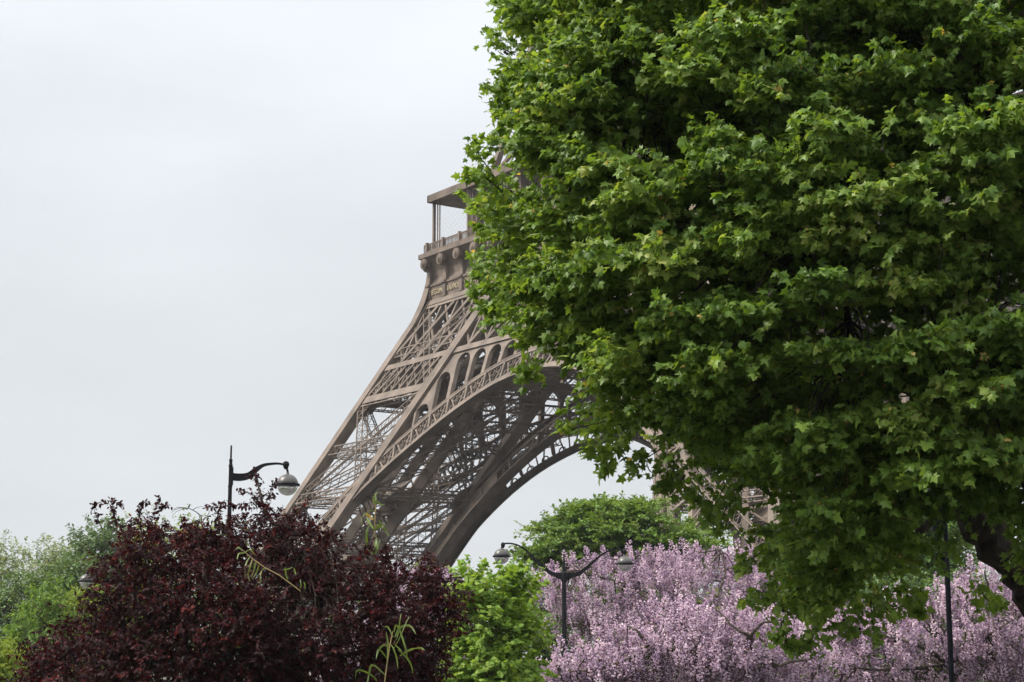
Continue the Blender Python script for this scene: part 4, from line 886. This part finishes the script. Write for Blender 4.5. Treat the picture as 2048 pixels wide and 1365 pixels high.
# ---------------------------------------------------------------- giant reeds in and around the plum
REED = leafmat('reed_blade', [(0, (.10, .16, .04)), (.5, (.16, .22, .07)), (.9, (.24, .27, .11)), (1, (.42, .26, .08))], 0.4, 0.45, 0.3)
CANE = paint('cane', (.30, .22, .09), .6, .2, 9.0)
def reed(label, stem, D, blades, seed, r=.010):
    rng = np.random.default_rng(seed); b = at(stem[0][0], 1351, D); org = (b[0], b[1], 0.0)
    root = empty('giant_reed', org, label, 'reed', 'giant reeds growing through the plum')
    pts = [np.array((b[0], b[1], -.1))]+[at(x, y, D) for x, y in stem] if stem[0][1] > 1300 else [at(stem[0][0]+8, 1351, D+2.4)*np.array((1, 1, 0)), at(stem[0][0]+14, stem[0][1]+60, D+1.6)]+[at(x, y, D) for x, y in stem]
    m = MB(); m.tube(pts, [r*1.2]+[r]*(len(pts)-2)+[r*.4], 6)
    reorg(m.build('stem', CANE, root), org)
    for path, w, val in blades:
        V, F_, vv = [], [], []
        c = curve([at(x, y, D+rng.uniform(-.12, .12)) for x, y in path], 9); n = len(c)
        for i, q in enumerate(c):
            t = c[min(i+1, n-1)]-c[max(i-1, 0)]; t = t/np.linalg.norm(t); sd_ = np.cross(t, FWD+.5*RGT+.35*UPV*math.sin(i*.7)); sd_ /= np.linalg.norm(sd_)
            ww = w/2*math.sin(math.pi*min(1, (i+.9)/(n-1+.9)))**.7*(1 if i < n-1 else .15)
            V += [q-sd_*ww, q+np.cross(t, sd_)*ww*.45, q+sd_*ww]; vv += [val+rng.uniform(-.1, .1)]*3
            if i:
                a = 3*i; F_ += [(a-3, a-2, a+1, a), (a-2, a-1, a+2, a+1)]
        lo = [i for f in F_ for i in f]
        link('blade', mesh('blade', np.array(V)-np.array(org), lo, [4]*len(F_), True, vv), REED, root)
reed('giant reed with drooping blades standing up behind the top of the plum', [(747, 1110), (749, 1060), (751, 1020), (752, 990)], 29.2,
     [(((750, 1010), (746, 1000), (753, 988), (755, 984)), .03, .4), (((751, 1022), (740, 1022), (728, 1030), (722, 1042), (726, 1060)), .016, .5), (((747, 1040), (738, 1032), (731, 1028)), .05, .97), (((747, 1058), (738, 1045), (734, 1034)), .06, .5), (((748, 1060), (760, 1054), (770, 1058), (778, 1074)), .05, .25), (((749, 1052), (764, 1050), (772, 1052)), .03, .5), (((758, 1040), (762, 1050), (764, 1056)), .03, .2),
      (((748, 1000), (754, 1004), (764, 1010), (770, 1008)), .03, .45), (((749, 1108), (736, 1095), (733, 1070), (738, 1050)), .05, .35), (((749, 1108), (752, 1090), (752, 1070)), .06, .3), (((745, 1108), (738, 1100), (732, 1082)), .04, .55), (((752, 1108), (757, 1090), (760, 1080)), .04, .55), (((750, 1010), (752, 1000), (750, 985)), .025, .4)], 51)
reed('giant reed with arching blades in front of the lower right of the plum', [(768, 1375), (774, 1330), (780, 1290), (786, 1262)], 25.6,
     [(((790, 1275), (800, 1256), (820, 1252), (832, 1270)), .035, .4), (((786, 1290), (796, 1270), (800, 1240), (803, 1226)), .02, .45), (((788, 1265), (792, 1250), (800, 1262), (812, 1300), (815, 1320)), .035, .45), (((786, 1275), (776, 1255), (765, 1254)), .03, .5), (((780, 1300), (770, 1290), (758, 1300), (752, 1320)), .03, .4), (((776, 1320), (760, 1300), (755, 1304), (752, 1320)), .03, .35), (((800, 1312), (820, 1300), (840, 1296), (850, 1302)), .035, .45),
      (((796, 1300), (812, 1314), (822, 1330), (826, 1350)), .035, .35), (((790, 1290), (800, 1300), (806, 1310)), .03, .55), (((770, 1350), (745, 1330), (738, 1350), (734, 1372)), .035, .35), (((774, 1330), (776, 1290), (772, 1262)), .03, .5), (((786, 1300), (800, 1275), (815, 1240), (822, 1234)), .016, .4), (((760, 1372), (745, 1352), (716, 1340), (710, 1360)), .035, .3), (((782, 1290), (788, 1300), (794, 1320), (796, 1340)), .03, .6)], 52)
reed('leaning yellow reed with hanging blades across the middle of the plum', [(600, 1182), (592, 1176), (560, 1152), (530, 1136), (505, 1118), (482, 1098)], 25.9,
     [(((485, 1102), (478, 1096), (470, 1100)), .03, .5), (((490, 1106), (478, 1108), (474, 1120)), .03, .6), (((500, 1114), (492, 1128), (490, 1146), (492, 1160)), .03, .55), (((505, 1118), (500, 1134), (496, 1150), (500, 1164)), .03, .8), (((512, 1124), (508, 1140), (502, 1156)), .03, .7), (((518, 1130), (512, 1148), (503, 1160)), .028, .75), (((530, 1136), (522, 1145), (520, 1170)), .022, .85), (((490, 1106), (500, 1100), (512, 1112)), .02, .5),
      (((570, 1135), (572, 1150), (576, 1160)), .03, .35), (((588, 1136), (590, 1144), (592, 1150)), .03, .35), (((600, 1160), (602, 1170), (600, 1180)), .025, .35), (((608, 1164), (610, 1172), (610, 1180)), .025, .35), (((566, 1140), (578, 1138), (586, 1134)), .02, .4)], 53, .008)
# a bird on the bare drooping twigs behind the plum
def bird_and_twigs():
    D = 97.0; rng = np.random.default_rng(77); b = at(408, 1351, D); org = (b[0], b[1], 0.0)
    root = empty('bare_shrub', org, 'bare arching twigs standing over the top of the plum', 'shrub')
    m = MB(); P = lambda *l: [at(x, y, D) for x, y in l]
    m.tube([np.array((b[0], b[1], 0))]+P((408, 1200), (406, 1060), (402, 1032), (392, 1024), (378, 1017), (362, 1016), (350, 1020), (342, 1026)), [.05, .045, .035, .03, .025, .02, .016, .012, .008], 5)
    for l in [((386, 1020), (392, 1016), (402, 1014), (412, 1015)), ((378, 1017), (366, 1018), (352, 1024), (344, 1034)), ((370, 1016), (356, 1015), (346, 1020)), ((404, 1045), (412, 1035), (424, 1029), (436, 1028), (446, 1030)), ((414, 1034), (420, 1022), (428, 1018)), ((392, 1024), (398, 1030), (401, 1040)), ((424, 1029), (430, 1034), (442, 1036))]:
        m.tube(P(*l), [.02, .014, .010, .007, .006][:len(l)], 4)
    reorg(m.build('twigs', BARK, root), org)
    c = at(378, 1014, D-.02); m = MB()
    h = lambda s, u, z=0: c+RGT*s+np.array((0, 0, u))
    n = 9; rows = [(-.055, -.075, .006), (-.05, -.06, .018), (-.02, -.035, .05), (.0, .0, .062), (.012, .045, .055), (.02, .085, .036), (.026, .105, .034), (.03, .130, .030), (.034, .150, .010)]
    vs = []; 
    for s, u, r in rows:
        for k in range(n): a = 2*math.pi*k/n; vs.append(h(s+r*math.cos(a)*.8, u+.02*math.cos(a)*0, 0)+HF*r*math.sin(a)+RGT*0)
    m.poly(vs, [(i*n+k, i*n+(k+1) % n, (i+1)*n+(k+1) % n, (i+1)*n+k) for i in range(len(rows)-1) for k in range(n)]+[tuple(range(n-1, -1, -1)), tuple(range(len(vs)-n, len(vs)))])
    m.slab([h(.05, .128)-HF*.004, h(.085, .120)-HF*.002, h(.05, .114)-HF*.004], HF*.008)
    m.slab([h(-.05, -.05)-HF*.02, h(-.03, -.04)-HF*.02, h(-.075, -.14)-HF*.015, h(-.09, -.13)-HF*.015], HF*.035)
    for q in (-.015, .015): m.bar(h(0, -.055)+HF*q, h(0, -.095)+HF*q, .007)
    o = m.build('bird', paint('bird_feathers', (.035, .035, .045), .7, .3, 20), None, True); o.data.transform(Matrix.Translation(-Vector(c))); o.location = c
    tag(o, 'small dark bird perched on the bare twigs above the plum', 'bird')
bird_and_twigs()
# ---------------------------------------------------------------- thin haze
def haze(density):
    m = bpy.data.materials.new('haze'); m.use_nodes = True; t = m.node_tree; t.nodes.clear()
    o = t.nodes.new('ShaderNodeOutputMaterial'); v = t.nodes.new('ShaderNodeVolumePrincipled'); v.inputs['Density'].default_value = density; v.inputs['Color'].default_value = (.90, .945, 1, 1); v.inputs['Anisotropy'].default_value = 0.2
    t.links.new(v.outputs[0], o.inputs['Volume'])
    b = MB(); b.slab([(-2600, -2600, -1), (2600, -2600, -1), (2600, 2600, -1), (-2600, 2600, -1)], (0, 0, 331)); tag(b.build('haze', m), kind='stuff')
HAZE = 0.00012
if HAZE: haze(HAZE)
